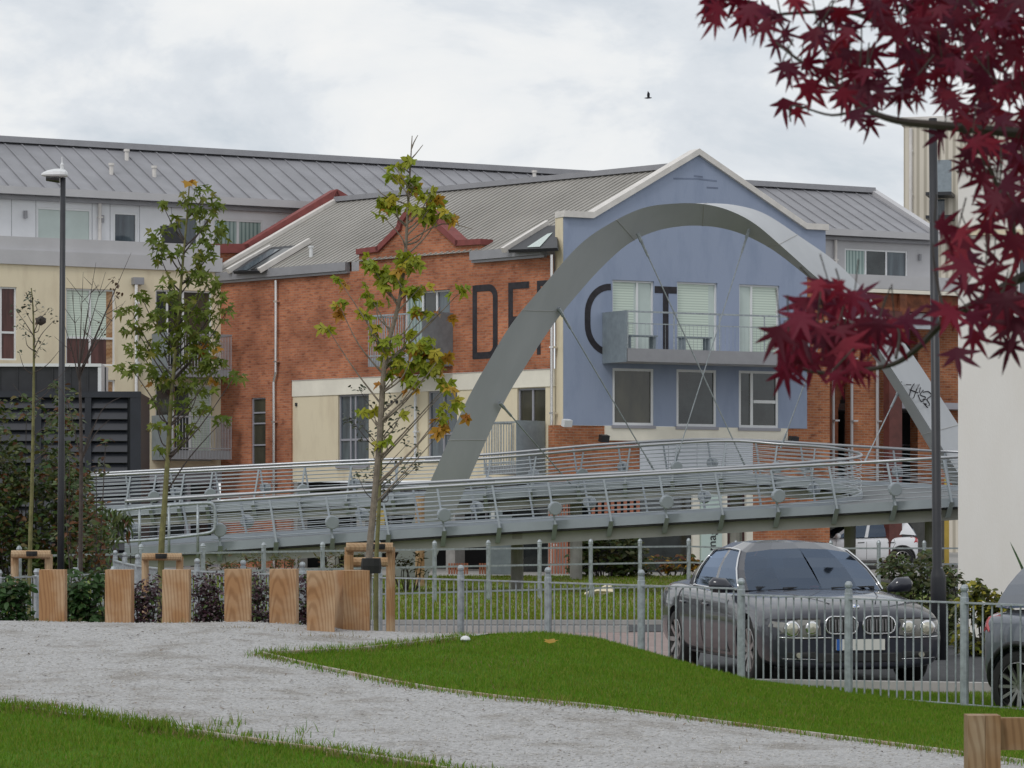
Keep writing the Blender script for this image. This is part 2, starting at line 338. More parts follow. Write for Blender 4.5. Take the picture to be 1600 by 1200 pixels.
# ---------------------------------------------------------------- window builder
def window(W, par, r, mull=(), trans=(), pane='glass', fr='frame', dep=.12, fw=.055, name='window', sill=False, panes=None):
    a0, a1, z0, z1 = r; f = MB(); o0, o1 = -dep, -dep + .06
    for q in ((a0, a1, z0, z0 + fw), (a0, a1, z1 - fw, z1), (a0, a0 + fw, z0 + fw, z1 - fw), (a1 - fw, a1, z0 + fw, z1 - fw)): W.box(f, q[0], q[1], q[2], q[3], o0, o1)
    for t in mull: c = a0 + (a1 - a0) * t; W.box(f, c - fw * .6, c + fw * .6, z0 + fw, z1 - fw, o0, o1 - .004)
    for t in trans:
        c = z0 + (z1 - z0) * t[0]; b0 = a0 + (a1 - a0) * t[1] + fw; b1 = a0 + (a1 - a0) * t[2] - fw; W.box(f, b0, b1, c - fw * .6, c + fw * .6, o0, o1 - .008)
    wo = f.build(name, M[fr], par)
    for k, (t0, t1, u0, u1, mm) in enumerate(panes or [(0, 1, 0, 1, pane)]):
        g = MB(); b0, b1 = a0 + (a1 - a0) * t0, a0 + (a1 - a0) * t1; y0, y1 = z0 + (z1 - z0) * u0, z0 + (z1 - z0) * u1
        W.box(g, b0 + (.012 if t0 == 0 else 0), b1 - (.012 if t1 == 1 else 0), y0 + (.012 if u0 == 0 else 0), y1 - (.012 if u1 == 1 else 0), -dep - .04, -dep + .015); g.build('pane', M[mm], wo)
    if sill:
        g = MB(); W.box(g, a0 - .05, a1 + .05, z0 - .09, z0 - .002, -dep, .07); g.build('sill', M['framegrey'], wo)
    return wo
def stroke(W, pts, wd, o0=.002, o1=.008, mb=None):      # painted line of constant width on a wall, pts in (s,z)
    mb = mb or MB(); n = len(pts); l = []; r_ = []
    for i, p in enumerate(pts):
        a = Vector(pts[max(i - 1, 0)]); b = Vector(pts[min(i + 1, n - 1)]); d = (b - a).normalized(); q = Vector((-d.y, d.x)) * wd / 2
        l.append(Vector(p) + q); r_.append(Vector(p) - q)
    for i in range(n - 1):
        mb.face([W.pt(*r_[i], o1), W.pt(*r_[i + 1], o1), W.pt(*l[i + 1], o1), W.pt(*l[i], o1)])
        for e in (l, r_): mb.face([W.pt(*e[i], o0), W.pt(*e[i + 1], o0), W.pt(*e[i + 1], o1), W.pt(*e[i], o1)])
    return mb
def arc(cx, cz, rx, rz, a0, a1, n=8): return [(cx + rx * math.cos(R(a0 + (a1 - a0) * k / n)), cz + rz * math.sin(R(a0 + (a1 - a0) * k / n))) for k in range(n + 1)]
def part(mb, name, m, par, **k): return mb.build(name, M[m] if isinstance(m, str) else m, par, **k)
def pipe(W, par, px, y0, y1, o=.09, r=.045, m='ppipe', jog=None, name='downpipe'):
    mb = MB(); a = W.s_at(px, o); z1 = W.z(px, y0, o); z0 = W.z(px, y1, o) if y1 else .05
    pts = [W.pt(a, z1, o)]
    if jog:
        zj = W.z(px, jog[0], o); pts += [W.pt(a, zj + .15, o), W.pt(a + jog[1], zj - .15, o), W.pt(a + jog[1], z0, o)]
    else: pts += [W.pt(a, z0, o)]
    mb.tube(pts, r, 8)
    z = z0 + .8
    aa = a + (jog[1] if jog else 0)
    while z < z1 - .4:
        if not jog or abs(z - zj) > .3: 
            q = a if (jog and z > zj) else aa
            W.box(mb, q - .06, q + .10, z - .025, z + .025, .0, o + .05)
        z += 1.9
    return part(mb, name, m, par)

# ---------------------------------------------------------------- brick building with the blue gable
BW = Wall(880, 92, slope=.55); FW = Wall(345, 103.2, 866, 92.3)
depot = thing('brick_building', 'red brick building with a blue gable end, ribbed roof and big black letters', 'building', (1.3, 92.3, 0))
sA, sB, sC = BW.s_at(880), BW.s_at(1261), BW.s_at(1290); zA = BW.z(880, 339); zB = BW.z(880, 664)
ap = (BW.s_at(1090), BW.z(1090, 242)); s1, s2 = BW.s_at(925), BW.s_at(1258)
upW = [BW.rect(a, b, t, u) for a, b, t, u in ((957, 1022, 437, 556), (1058, 1121, 440, 562), (1155, 1218, 444, 566))]
loW = [BW.rect(a, b, t, u) for a, b, t, u in ((957, 1021, 575, 664), (1057, 1119, 577, 666), (1154.5, 1216, 579, 668))]
mb = MB(); BW.holes(mb, sA, sB, zB, zA, upW + loW)
zR = BW.z(1261, 432); BW.box(mb, sB, sC, zR, zA, -.3, 0)
BW.poly(mb, [(s1, zA), (s2, zA), ap], -.4, 0); part(mb, 'gable_wall', 'blue', depot)
mb = MB(); q = lambda s_, z_: BW.pt(s_, z_, -.16)
top = [(sA - .03, zA), (s1, zA), ap, (s2, zA), (sC + .05, zA)]
for i in range(4):
    a, b = q(*top[i]), q(*top[i + 1]); up = Vector((0, 0, .09)); n3 = Vector((BW.n.x, BW.n.y, 0)) * .27
    mb.hexa([a + n3, b + n3, b - n3, a - n3, a + n3 + up * 2, b + n3 + up * 2, b - n3 + up * 2, a - n3 + up * 2])
part(mb, 'coping', 'coping', depot)
mb = MB(); BW.box(mb, sA - .01, sA + .002, zB - .01, zA - .002, -.45, -.004); part(mb, 'gable_return', 'cream', depot)
for r, k in zip(upW, (0, 1, 2)):
    if k == 1: window(BW, depot, r, (), (), 'blind', panes=[(0, .82, 0, 1, 'blind'), (.82, 1, 0, 1, 'curtainw')])
    else: window(BW, depot, r, (.62 if k == 0 else .33,), (), panes=[(0, .55, 0, 1, 'blind'), (.55, 1, 0, 1, 'curtainw')] if k == 0 else [(0, .3, 0, 1, 'curtainw'), (.3, 1, 0, 1, 'blind')])
window(BW, depot, loW[0], sill=True, pane='glassb', dep=.07, fw=.075); window(BW, depot, loW[1], sill=True, dep=.07, fw=.075)
window(BW, depot, loW[2], (.33,), ((.46, .33, 1),), sill=True, dep=.07, fw=.075)
for q_ in (((1052, 279), (1090, 279.5), (1120, 283)), ((1104, 293), (1122, 294)), ((1084, 275), (1098, 276.5))):
    part(stroke(BW, [(BW.s_at(a), BW.z(a, b)) for a, b in q_], .05, .001, .004), 'paint_stain', 'stain', depot)
# letters: O and T on the gable, D E P on the brick flank
W2 = lambda Wl, px, py: (Wl.s_at(px), Wl.z(px, py))
a0, z1 = W2(BW, 918, 447); a1 = BW.s_at(988); z0 = BW.z(918, 550); rx = (a1 - a0) / 2; zc_ = rx * 1.05
O = arc(a0 + rx, z1 - zc_, rx, zc_, 88, 180, 10) + arc(a0 + rx, z0 + zc_, rx, zc_, 180, 300, 12)
O = [(min(p[0], BW.s_at(956.5)), p[1]) for p in O]
part(stroke(BW, O, .19), 'painted_letter', 'letter', depot)
t0, t1, tm, zt, zb_ = BW.s_at(1020), BW.s_at(1062), BW.s_at(1040), BW.z(1040, 453), BW.z(1040, 553)
mb = stroke(BW, [(BW.s_at(1022.8), zt), (BW.s_at(1057.4), zt)], .2); stroke(BW, [(tm, zt - .1), (tm, zb_)], .19, mb=mb); part(mb, 'painted_letter', 'letter', depot)
def letter_box(px0, px1, pt_, pb): return FW.s_at(px0), FW.s_at(px1), FW.z(px0, pb), FW.z(px0, pt_)
a0, a1, z0, z1 = letter_box(742, 774, 451, 556); c = .28
D = [(a0, z0), (a0, z1), (a1 - c, z1)] + arc(a1 - c, z1 - c, c, c, 90, 0, 6) + arc(a1 - c, z0 + c, c, c, 0, -90, 6) + [(a0 - .07, z0)]
mb = stroke(FW, [(a0, z0 - .09), (a0, z1 + .09)], .19); stroke(FW, D[1:], .2, .002, .009, mb=mb); part(mb, 'painted_letter', 'letter', depot)
a0, a1, z0, z1 = letter_box(798, 827, 447, 553)
mb = stroke(FW, [(a0, z0 - .1), (a0, z1 + .1)], .19)
for z in (z0, (z0 + z1) / 2, z1): stroke(FW, [(a0, z), (a1, z)], .2, .002, .009, mb=mb)
part(mb, 'painted_letter', 'letter', depot)
a0, a1, z0, z1 = letter_box(842, 858, 443, 550); zm = (z0 + z1) / 2 - .1; c = .24
mb = stroke(FW, [(a0, z0 - .08), (a0, z1 + .08)], .15)
stroke(FW, [(a0, z1), (a1 - c + .1, z1)] + arc(a1 - c + .1, z1 - c, c, c, 90, 0, 6) + arc(a1 - c + .1, zm + c, c, c, 0, -90, 6) + [(a0, zm)], .16, .002, .009, mb=mb)
part(mb, 'painted_letter', 'letter', depot)
# gable balcony
bs0, bs1 = BW.s_at(941), BW.s_at(1226); zf, zs, zr = BW.z(975, 545, 1.35), BW.z(975, 564, 1.35), BW.z(975, 486, 1.35); bo = 1.35
bal = MB(); BW.box(bal, bs0 + .03, bs1 - .03, zs, zf, .01, bo - .04); bal = part(bal, 'balcony', 'cladgrey', depot)
mb = MB(); BW.box(mb, bs0, bs0 + .03, zs - .02, zr + .03, .01, bo); part(mb, 'side_panel', 'sheet', bal)
mb = MB(); BW.box(mb, bs1 - .03, bs1, zs - .02, zr, .01, bo); part(mb, 'side_panel', 'sheet', bal)
mb = MB(); BW.box(mb, bs0 + .04, bs1, zs - .005, zf + .02, bo - .03, bo + .03); part(mb, 'fascia', 'gutter', bal)
mb = MB()
mb.beam(BW.pt(bs0 + .06, zr, bo - .02), BW.pt(bs1, zr, bo - .02), .06, .05); mb.beam(BW.pt(bs0 + .06, zr - .34, bo - .02), BW.pt(bs1, zr - .34, bo - .02), .03, .03)
for k in range(5):
    a = bs0 + .06 + (bs1 - bs0 - .1) * k / 4; mb.beam(BW.pt(a, zf, bo - .02), BW.pt(a, zr, bo - .02), .04, .04, (1, 0, 0))
for k in range(46):
    a = bs0 + .1 + (bs1 - bs0 - .2) * k / 45; mb.beam(BW.pt(a, zf, bo - .02), BW.pt(a, zr - .34, bo - .02), .008, .008, (1, 0, 0))
part(mb, 'railing', 'galv', bal)
for px_ in (1000, 1085):
    a = BW.s_at(px_, .7); b = thing('garden_bench', 'small grey bench on the blue gable balcony, %s one' % ('left' if px_ == 1000 else 'right'), 'bench', tuple(BW.pt(a, zf, .7)), math.atan2(BW.d.y, BW.d.x), 'benches on the gable balcony')
    mb = MB(); mb.box(-.5, .5, -.18, .18, .40, .44); part(mb, 'seat', 'sheet', b, local=True)
    for sx in (-.42, .42):
        mb = MB(); mb.box(sx - .03, sx + .03, -.16, .16, 0, .40); part(mb, 'leg', 'sheet', b, local=True)
# below the blue
mb = MB(); s0_ = BW.s_at(866); sBr = BW.s_at(1000); sS0 = BW.s_at(1083); sS1 = BW.s_at(1177); sE = BW.s_at(1297)
zcl, zsh = BW.z(1000, 684), BW.z(1000, 760)
BW.box(mb, s0_, sBr - .003, zsh, zB - .002, -.35, -.02)
BW.box(mb, sS1, sE, .0, zB - .002, -.35, -.02); BW.box(mb, sB + .002, sE, zB - .002, zR, -.35, -.022)
BW.box(mb, sE - .3, sE + .002, 0, zR + .3, -5, -.35)
part(mb, 'brick_wall', 'brick2', depot)
mb = MB(); BW.box(mb, BW.s_at(945), BW.s_at(1230), BW.z(945, 688), zB - .004, -.02, .03); part(mb, 'band', 'offwhite', depot)
mb = MB()
for k in range(4): BW.box(mb, sBr + (sS1 - sBr) * k / 4 + .008, sBr + (sS1 - sBr) * (k + 1) / 4 - .008, zsh, zcl, -.3, -.01)
part(mb, 'cladding', 'shopclad', depot)
mb = MB(); BW.box(mb, s0_, sS1 - .002, 0, zsh - .002, -2.5, -2.2); BW.box(mb, BW.s_at(1003), sS0, 0, zsh - .002, -.3, -.1); part(mb, 'shopfront_glass', 'glass', depot)
for p0, p1 in ((1083, 1094), (1127, 1137), (1167, 1177)):
    mb = MB(); BW.box(mb, BW.s_at(p0), BW.s_at(p1), 0, zsh - .003, -.25, -.02)
    part(mb, 'shopfront_frame', 'offwhite', depot)
mb = MB(); BW.box(mb, BW.s_at(1137) + .01, BW.s_at(1167) - .01, 0, zsh - .01, -.3, -.12); part(mb, 'door', 'darkred', depot)
for px_, py_, m_ in ((943, 684, 'black'), (1239, 686, 'black'), (885, 660, 'white')):
    c_ = BW.pp(px_, py_, .22); k_ = BW.pp(px_ - 4, py_ + 2, .0); mb = MB()
    mb.beam(c_ - Vector((BW.n.x, BW.n.y, 0)) * .06, c_ + Vector((BW.n.x, BW.n.y, -.35)) * .12, .26, .2); mb.beam(k_, c_, .05, .05); part(mb, 'floodlight' if m_ == 'black' else 'camera_box', m_, depot)
# flank
zE, zW1, zW0, zC0 = 9.22, 5.94, 5.43, 2.75
f0, fp, f1 = FW.s_at(345), FW.s_at(455), FW.s_at(866) - .02
hN = FW.rect(393, 415, 622, 727); hU = FW.rect(630, 703, 457, 576)
mb = MB(); FW.holes(mb, f0, fp, 0, zE, [hN], .12); FW.holes(mb, fp, f1, zW1, zE, [hU], .25)
FW.box(mb, fp - .25, fp - .001, 0, zW1, -.24, -.002)
pts = [(561, 392), (592, 389), (625, 356), (627, 347), (640, 329), (662, 329), (683, 343), (686, 352), (716, 382), (752, 382)]
gp = [W2(FW, *p) for p in pts]; gp[0] = (gp[0][0], 9.8); gp[1] = (gp[1][0], 9.83); gp[-1] = (gp[-1][0], 9.78); gp[-2] = (gp[-2][0], 9.8)
FW.poly(mb, [(gp[0][0], zE), (gp[-1][0], zE)] + gp[::-1], -.4, .0); part(mb, 'brick_wall', 'brick', depot)
mb = MB()
for i in range(len(gp) - 1):
    a, b = FW.pt(*gp[i], -.17), FW.pt(*gp[i + 1], -.17); d = (b - a).normalized() * .05; mb.beam(a - d, b + d, .52, .17, (0, 0, 1))
part(mb, 'gable_coping', 'redcop', depot)
mb = MB(); FW.box(mb, fp, f1, zW0, zW1 - .002, -.3, -.03); part(mb, 'band', 'offwhite', depot)
hC = [FW.rect(526, 574, 617, 727), FW.rect(666, 712, 611, 716), FW.rect(806, 850, 607, 700)]
mb = MB(); q = MB(); FWc = Wall(345, 103.2, 866, 92.3); FWc.X0 += FW.n.x * -.06; FWc.Y0 += FW.n.y * -.06
FWc.holes(mb, fp, f1, zC0, zW0 - .001, hC, .15); part(mb, 'rendered_wall', 'cream', depot)
for i, h in enumerate(hC): window(FWc, depot, h, (.5,) if i else (.36, .52), ((.36, 0, 1),) if i < 2 else (), 'glassg' if i < 2 else 'glassb', 'framegrey', sill=i < 2)
window(FW, depot, hN, (), ((.3, 0, 1), (.62, 0, 1), (.78, 0, 1)), 'glassb', 'framegrey', .1, .04)
window(FW, depot, hU, (.36, .66), (), panes=[(0, .36, 0, 1, 'curtain'), (.36, .66, 0, 1, 'glass'), (.66, 1, 0, 1, 'glassg')], dep=.18)
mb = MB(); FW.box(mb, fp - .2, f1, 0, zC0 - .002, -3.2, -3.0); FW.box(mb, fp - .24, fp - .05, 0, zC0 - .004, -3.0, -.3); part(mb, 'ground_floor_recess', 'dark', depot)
mb = MB()
for k in range(12): FW.box(mb, fp + .6 + k * .62, fp + .66 + k * .62, 1.0, zC0 - .01, -2.0, -1.94)
FW.box(mb, fp, fp + 8, 2.2, zC0 - .01, -2.1, -2.04); part(mb, 'ground_floor_frame', 'framegrey', depot)
for p in (455, 560, 700, 860): mb = MB(); FW.box(mb, FW.s_at(p) - .2, FW.s_at(p) + .2, 0, zC0 - .003, -.5, -.1); part(mb, 'pier', 'concrete', depot)
for p in (463, 612, 620, 628):
    mb = MB(); c_ = FW.pp(p, 632 if p < 500 else 628, -.05); mb.lathe([(.045, -.05), (.045, .05)], c_, 8)
    part(mb, 'wall_vent', 'black', depot)
pipe(FW, depot, 431, 438, None, jog=(589, -.1)); pipe(FW, depot, 862, 398, None, o=.12)
pipe(FW, depot, 649, 612, 716, m='white', o=.06)
# flank balconies
def balcony(W, par, px0, px1, ptop, pfl, pbot, d, side, pan='sheet', rail='galv'):
    a0, a1 = W.s_at(px0), W.s_at(px1); zt_, zf_, zb2 = W.z(px0, ptop), W.z(px0, pfl), W.z(px0, pbot)
    b = MB(); W.box(b, a0 + .02, a1 - .02, zb2, zf_, .01, d - .03); b = part(b, 'balcony', 'gutter', par)
    c = (a0, a0 + .03) if side < 0 else (a1 - .03, a1); m = MB(); W.box(m, c[0], c[1], zb2 - .02, zt_ + .05, .01, d); part(m, 'side_panel', pan, b)
    m = MB(); e0, e1 = (a0 + .04, a1) if side < 0 else (a0, a1 - .04); ee = e1 if side < 0 else e0
    m.beam(W.pt(e0, zt_, d - .02), W.pt(e1, zt_, d - .02), .05, .05); m.beam(W.pt(e0, zf_ + .06, d - .02), W.pt(e1, zf_ + .06, d - .02), .04, .04)
    m.beam(W.pt(ee, zt_, d), W.pt(ee, zt_, .0), .05, .05)
    n = int((e1 - e0) / .1)
    for k in range(n + 1): a = e0 + (e1 - e0) * k / n; m.beam(W.pt(a, zb2, d - .02), W.pt(a, zt_, d - .02), .022, .022, (1, 0, 0))
    for k in range(10): m.beam(W.pt(ee, zb2, d * k / 10), W.pt(ee, zt_, d * k / 10), .022, .022, (1, 0, 0))
    part(m, 'railing', rail, b); return b
balcony(FW, depot, 623, 708, 497, 562, 575, 1.25, 1); balcony(FW, depot, 800, 852, 662, 728, 742, 1.15, 1)
# eaves, roof
for p0, p1 in ((336, 557), (741, 866)):
    mb = MB(); a, b = FW.s_at(p0), FW.s_at(p1) - .3; FW.box(mb, a, b, 9.24, 9.5, .0, .2); FW.box(mb, a, b, 9.16, 9.235, .0, .12)
    part(mb, 'gutter', 'gutter', depot)
eL, eR = FW.pt(FW.s_at(338), 9.5, .1), FW.pt(f1 + .15, 9.5, .1); rR, rL = Vector((5.35, 94.35, 12.02)), Vector((-5.7, 105.75, 12.1))
rn = (eR - eL).cross(rL - eL).normalized(); rn = rn if rn.z > 0 else -rn
mb = MB(); mb.face([eL, eR, rR, rL]); back = 2 * (rR - eR); back.z = 0
mb.face([rL, rR, eR + back, eL + back])
NR = 62
for k in range(NR):
    t = (k + .5) / NR; a, b = eL.lerp(eR, t), rL.lerp(rR, t); mb.beam(a + rn * .008, b + rn * .008, .07, .034, rn)
roof = part(mb, 'roof', 'roof2', depot)
mb = MB(); mb.beam(rL + Vector((0, 0, .02)), rR + Vector((0, 0, .02)), .5, .16); part(mb, 'ridge_cap', 'gutter', roof)
mb = MB(); mb.beam(eL + rn * .05, rL + rn * .05, .22, .16, rn); part(mb, 'verge_flashing', 'coping', roof)
def rp(px, py, h=.03):
    d = P(px, py, 1) - Vector((0, 0, ZC)); d = Vector((d.x, 1, d.z)); o = Vector((0, 0, ZC)); t = (eL - o).dot(rn) / d.dot(rn); return o + d * t + rn * h
def rquad(name, pp_, m, h, th=.05):
    mb = MB(); mb.prism([rp(*p, h) for p in pp_], -rn * th); return part(mb, name, m, roof)
sk = rquad('skylight', [(366, 429), (420, 392), (468, 388), (408, 428)], 'black', .12, .1)
mb = MB(); mb.prism([rp(*p, .14) for p in ((374, 428), (426, 396), (440, 395), (388, 428))], -rn * .01); part(mb, 'pane', 'glassg', sk)
mb = MB(); mb.prism([rp(*p, .14) for p in ((394, 427.5), (446, 394), (460, 393), (404, 427))], -rn * .01); part(mb, 'pane', 'glass', sk)
for q_ in (((358, 429), (426, 391)), ((407, 428), (486, 381))):
    mb = MB(); mb.beam(rp(*q_[0], .12), rp(*q_[1], .12), .14, .16, rn); part(mb, 'skylight_kerb', 'coping', roof)
sk = rquad('skylight', [(796, 396), (858, 358), (873, 358), (873, 393)], 'black', .12, .1)
mb = MB(); mb.prism([rp(*p, .14) for p in ((826, 393), (858, 372), (866, 370), (846, 392))], -rn * .01); part(mb, 'pane', 'curtainw', sk)
mb = MB(); mb.beam(rp(788, 397, .12), rp(858, 354, .12), .16, .16, rn); part(mb, 'skylight_kerb', 'coping', roof)
mb = MB(); c_ = rp(486, 402, 0); mb.lathe([(.06, 0), (.06, .3), (.09, .3), (.09, .36)], c_, 8); part(mb, 'vent', 'white', roof)
EW = Wall(345, 103.75, slope=.55)
cp = [W2(EW, *p) for p in ((331, 388), (387, 388), (527, 303), (552, 318))]
mb = MB(); EW.poly(mb, [(cp[0][0], 8.5), (cp[3][0], 8.5), cp[3], cp[2], cp[1], cp[0]], -.45, -.12); part(mb, 'end_wall', 'brick', depot)
mb = MB()
for i in range(3): a, b = EW.pt(*cp[i], -.25), EW.pt(*cp[i + 1], -.25); d = (b - a).normalized() * .06; mb.beam(a - d, b + d, .5, .3)
part(mb, 'gable_coping', 'redcop', depot)

# ---------------------------------------------------------------- apartment building behind
apt = thing('apartment_building', 'long apartment block with grey seamed metal roof, pale clad top floor and cream rendered front', 'building', (-12, 101, 0))
BK = Wall(0, 102, slope=.55); CW = Wall(345, 103.2, slope=.55)
zEv, zRg, dR = 12.0, 14.1, 3.81
b0, b1, bm = BK.s_at(-60), BK.s_at(1456), BK.s_at(640)
cl = [BK.rect(a, b, t, u) for a, b, t, u in ((57, 143, 323, 378), (177, 215, 331, 380), (272, 310, 337, 383), (333, 411, 341, 388))]
mb = MB(); BK.holes(mb, b0, bm, 9.9, zEv, cl, .1); part(mb, 'clad_wall', 'clad', apt)
for p in (18, 56, 144, 172, 218, 268, 312): mb = MB(); a = BK.s_at(p); BK.box(mb, a - .008, a + .008, 9.95, zEv - .02, 0, .006); part(mb, 'panel_joint', 'gutter', apt)
rr_ = [BK.rect(1320, 1418, 388, 431)]
mb = MB(); BK.holes(mb, bm + .001, b1, 9.9, zEv, rr_, .1); part(mb, 'clad_wall', 'cladgrey', apt)
for h, k in zip(cl, range(4)): window(BK, apt, h, (.5,) if k == 3 else (), (), ('curtainw', 'glassg', 'glassg', 'curtain')[k], dep=.08, fw=.07)
window(BK, apt, rr_[0], (.335, .665), (), panes=[(0, .335, 0, 1, 'curtain'), (.335, .665, 0, 1, 'glass'), (.665, 1, 0, 1, 'glassg')], dep=.08, fw=.06)
mb = MB(); e0, e1 = BK.pt(b0, zEv + .1, .4), BK.pt(b1, zEv + .1, .4); g1 = BK.s_at(1383)
kk = 3.81; r0_, r1_ = BK.pt(b0, zRg, -dR), BK.pt(b1 - .1, zRg, -dR)
mb.face([e0, e1, r1_, r0_]); mb.face([r0_, r1_, BK.pt(b1, zEv, -2 * dR), BK.pt(b0, zEv, -2 * dR)]); rn2 = (e1 - e0).cross(r0_ - e0).normalized(); rn2 = rn2 if rn2.z > 0 else -rn2
n_ = int((b1 - b0) / .6)
for k in range(n_):
    t = (k + .5) / n_; mb.beam(e0.lerp(e1, t) + rn2 * .02, r0_.lerp(r1_, t) + rn2 * .01, .045, .05, rn2)
rf = part(mb, 'roof', 'roof', apt)
mb = MB(); mb.beam(r0_ + Vector((0, 0, .03)), r1_ + Vector((0, 0, .03)), .7, .2); part(mb, 'ridge_cap', 'gutter', rf)
mb = MB(); mb.beam(e1 + rn2 * .05, r1_ + rn2 * .05, .3, .2, rn2); part(mb, 'verge_flashing', 'cladgrey', rf)
for px_, py_ in ((198, 250), (174, 272), (241, 276), (835, 282)):
    o = Vector((0, 0, ZC)); d = P(px_, py_, 1) - o; t = (e0 - o).dot(rn2) / d.dot(rn2); mb = MB(); mb.lathe([(.07, -.1), (.07, .28), (.10, .28), (.10, .36)], o + d * t, 8); part(mb, 'vent', 'coping', rf)
mb = MB(); BK.box(mb, b0, b1, zEv - .08, zEv + .16, .36, .5); part(mb, 'gutter', 'cladgrey', apt)
mb = MB(); BK.box(mb, b0, b1, zEv - .22, zEv - .1, .0, .2); part(mb, 'soffit', 'gutter', apt)
mb = MB(); c0 = BK.pt(b1, 0, 0); mb.face([BK.pt(b1, 9.9, 0), BK.pt(b1, 9.9, -7.6), BK.pt(b1, zEv, -7.6), BK.pt(b1, zRg, -dR), BK.pt(b1, zEv, 0)]); part(mb, 'end_wall', 'cladgrey', apt)
pipe(BK, apt, 156, 312, 378, o=.1, r=.055, m='coping'); pipe(BK, apt, 1306, 375, 440, o=.1, r=.055, m='coping')
for p, y in ((40, 335), (160, 342), (322, 350), (1438, 402)): mb = MB(); c_ = BK.pp(p, y, .08); mb.lathe([(.06, -.12), (.06, .12)], c_, 8); part(mb, 'wall_light', 'gutter', apt)
# cream front
c0, c1 = CW.s_at(-60), CW.s_at(345) + .02
hA = [CW.rect(-22, 26, 447, 562), CW.rect(103, 180, 450, 570), CW.rect(243, 331, 452, 588), CW.rect(103, 180, 592, 710), CW.rect(243, 331, 600, 720)]
zc3 = CW.z(0, 735); zt3 = CW.z(0, 412)
mb = MB(); CW.holes(mb, c0, c1, zc3, zt3, hA, .16); part(mb, 'rendered_wall', 'cream', apt)
window(CW, apt, hA[0], (.5,), ((.38, 0, 1),), 'roomred'); window(CW, apt, hA[1], (.5,), ((.36, 0, 1),), panes=[(0, .84, .36, 1, 'blind'), (0, .84, 0, .36, 'roomred'), (.84, 1, 0, 1, 'wood')])
window(CW, apt, hA[2], (.22, .5), (), panes=[(0, .5, 0, 1, 'glass'), (.5, 1, 0, 1, 'glassb')]); window(CW, apt, hA[3], (.5,), ((.36, 0, 1),), panes=[(0, .84, 0, 1, 'glassb'), (.84, 1, 0, 1, 'wood')])
window(CW, apt, hA[4], (.32, .62), (), panes=[(0, .3, 0, 1, 'glass'), (.3, .36, 0, 1, 'wood'), (.36, .62, 0, 1, 'glass'), (.62, 1, 0, 1, 'blind')])
mb = MB(); CW.box(mb, c0, c1, zt3 + .001, zt3 + .45, -.5, .08); part(mb, 'fascia', 'cladgrey', apt)
mb = MB(); p = CW.pt; CW.box(mb, c0, c1, zt3 + .452, zt3 + .88, -.9, -.1); CW.box(mb, c0, c1, 9.6, 9.75, -3, -.9); part(mb, 'parapet_upstand', 'cladgrey', apt)
pipe(CW, apt, 213, 440, None, o=.1, r=.06); mb = MB(); a = CW.s_at(213); CW.box(mb, a - .17, a + .17, CW.z(213, 445), CW.z(213, 434), .0, .24); part(mb, 'hopper', 'gutter', apt)
balcony(CW, apt, 237, 338, 524, 578, 590, 1.2, -1, rail='gutter'); balcony(CW, apt, 237, 338, 652, 704, 718, 1.2, -1, rail='gutter')
mb = MB(); CW.box(mb, c0, c1, 0, zc3 - .002, -.5, -.3); part(mb, 'shopfront_glass', 'glass', apt)
mb = MB(); CW.box(mb, c0, c1, zc3 - .35, zc3 - .002, -.28, .05)
for p in range(-40, 340, 42): a = CW.s_at(p); CW.box(mb, a - .06, a + .06, 0, zc3 - .36, -.28, -.05)
part(mb, 'shopfront_frame', 'framegrey', apt)
mb = MB(); mb.prism([CW.pp(*p, -.2) for p in ((250, 353), (270, 352), (291, 379), (255, 380))], (.1, .2, -.05)); part(mb, 'louvre_panel', 'black', apt)
# right hand end: ledge, steel frame, brick infill, open undercroft
UW = Wall(1297, 97, slope=.55); u0 = UW.s_at(1299); ue = UW.s_at(1640)
mb = MB(); BK.box(mb, BK.s_at(1285), BK.s_at(1500), BK.z(1297, 452), BK.z(1297, 431), .0, 1.2); part(mb, 'ledge', 'cladgrey', apt)
zU = UW.z(1297, 452)
mb = MB(); UW.box(mb, u0, ue, zU - .06, zU + .05, -3, .25); part(mb, 'ledge_cap', 'offwhite', apt)
mb = MB(); UW.box(mb, u0, ue, zU - .55, zU - .07, -.3, .1); UW.box(mb, u0, ue, zU - .60, zU - .5, -.4, .22); UW.box(mb, UW.s_at(1404) - .12, UW.s_at(1404) + .14, zU - 1.5, zU - .08, .1, .25)
part(mb, 'steel_beam', 'rust', apt)
mb = MB(); a, b = UW.s_at(1410), UW.s_at(1462); UW.box(mb, a, b, zU - 1.1, zU - .62, -.35, -.1); part(mb, 'peeling_panel', 'shopclad', apt)
mb = MB(); UW.box(mb, UW.s_at(1338), UW.s_at(1388), 2.35, zU - .62, -.6, -.2); UW.box(mb, UW.s_at(1470), ue, 2.6, zU - .62, -1.6, -1.2); part(mb, 'brick_infill', 'brick2', apt)
pipe(UW, apt, 1371, 470, 796, o=-.1, r=.05, m='cladgrey')
for p in (1302, 1331): pipe(UW, apt, p, 520, 796, o=-.2, r=.045, m='cladgrey', name='steel_post')
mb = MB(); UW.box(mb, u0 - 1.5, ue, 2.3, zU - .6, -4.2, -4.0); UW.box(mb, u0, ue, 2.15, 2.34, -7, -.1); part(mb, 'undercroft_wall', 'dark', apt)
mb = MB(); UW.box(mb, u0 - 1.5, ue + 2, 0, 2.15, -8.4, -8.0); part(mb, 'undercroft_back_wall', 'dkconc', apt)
mb = MB(); UW.box(mb, UW.s_at(1392), ue, 5.0, 5.2, -3.9, -.4); UW.box(mb, UW.s_at(1412), UW.s_at(1450), 2.4, 4.9, -3.2, -3.0)
for p in (1424, 1437, 1450): UW.box(mb, UW.s_at(p) - .05, UW.s_at(p) + .05, 2.4, 8, -2.6, -2.5)
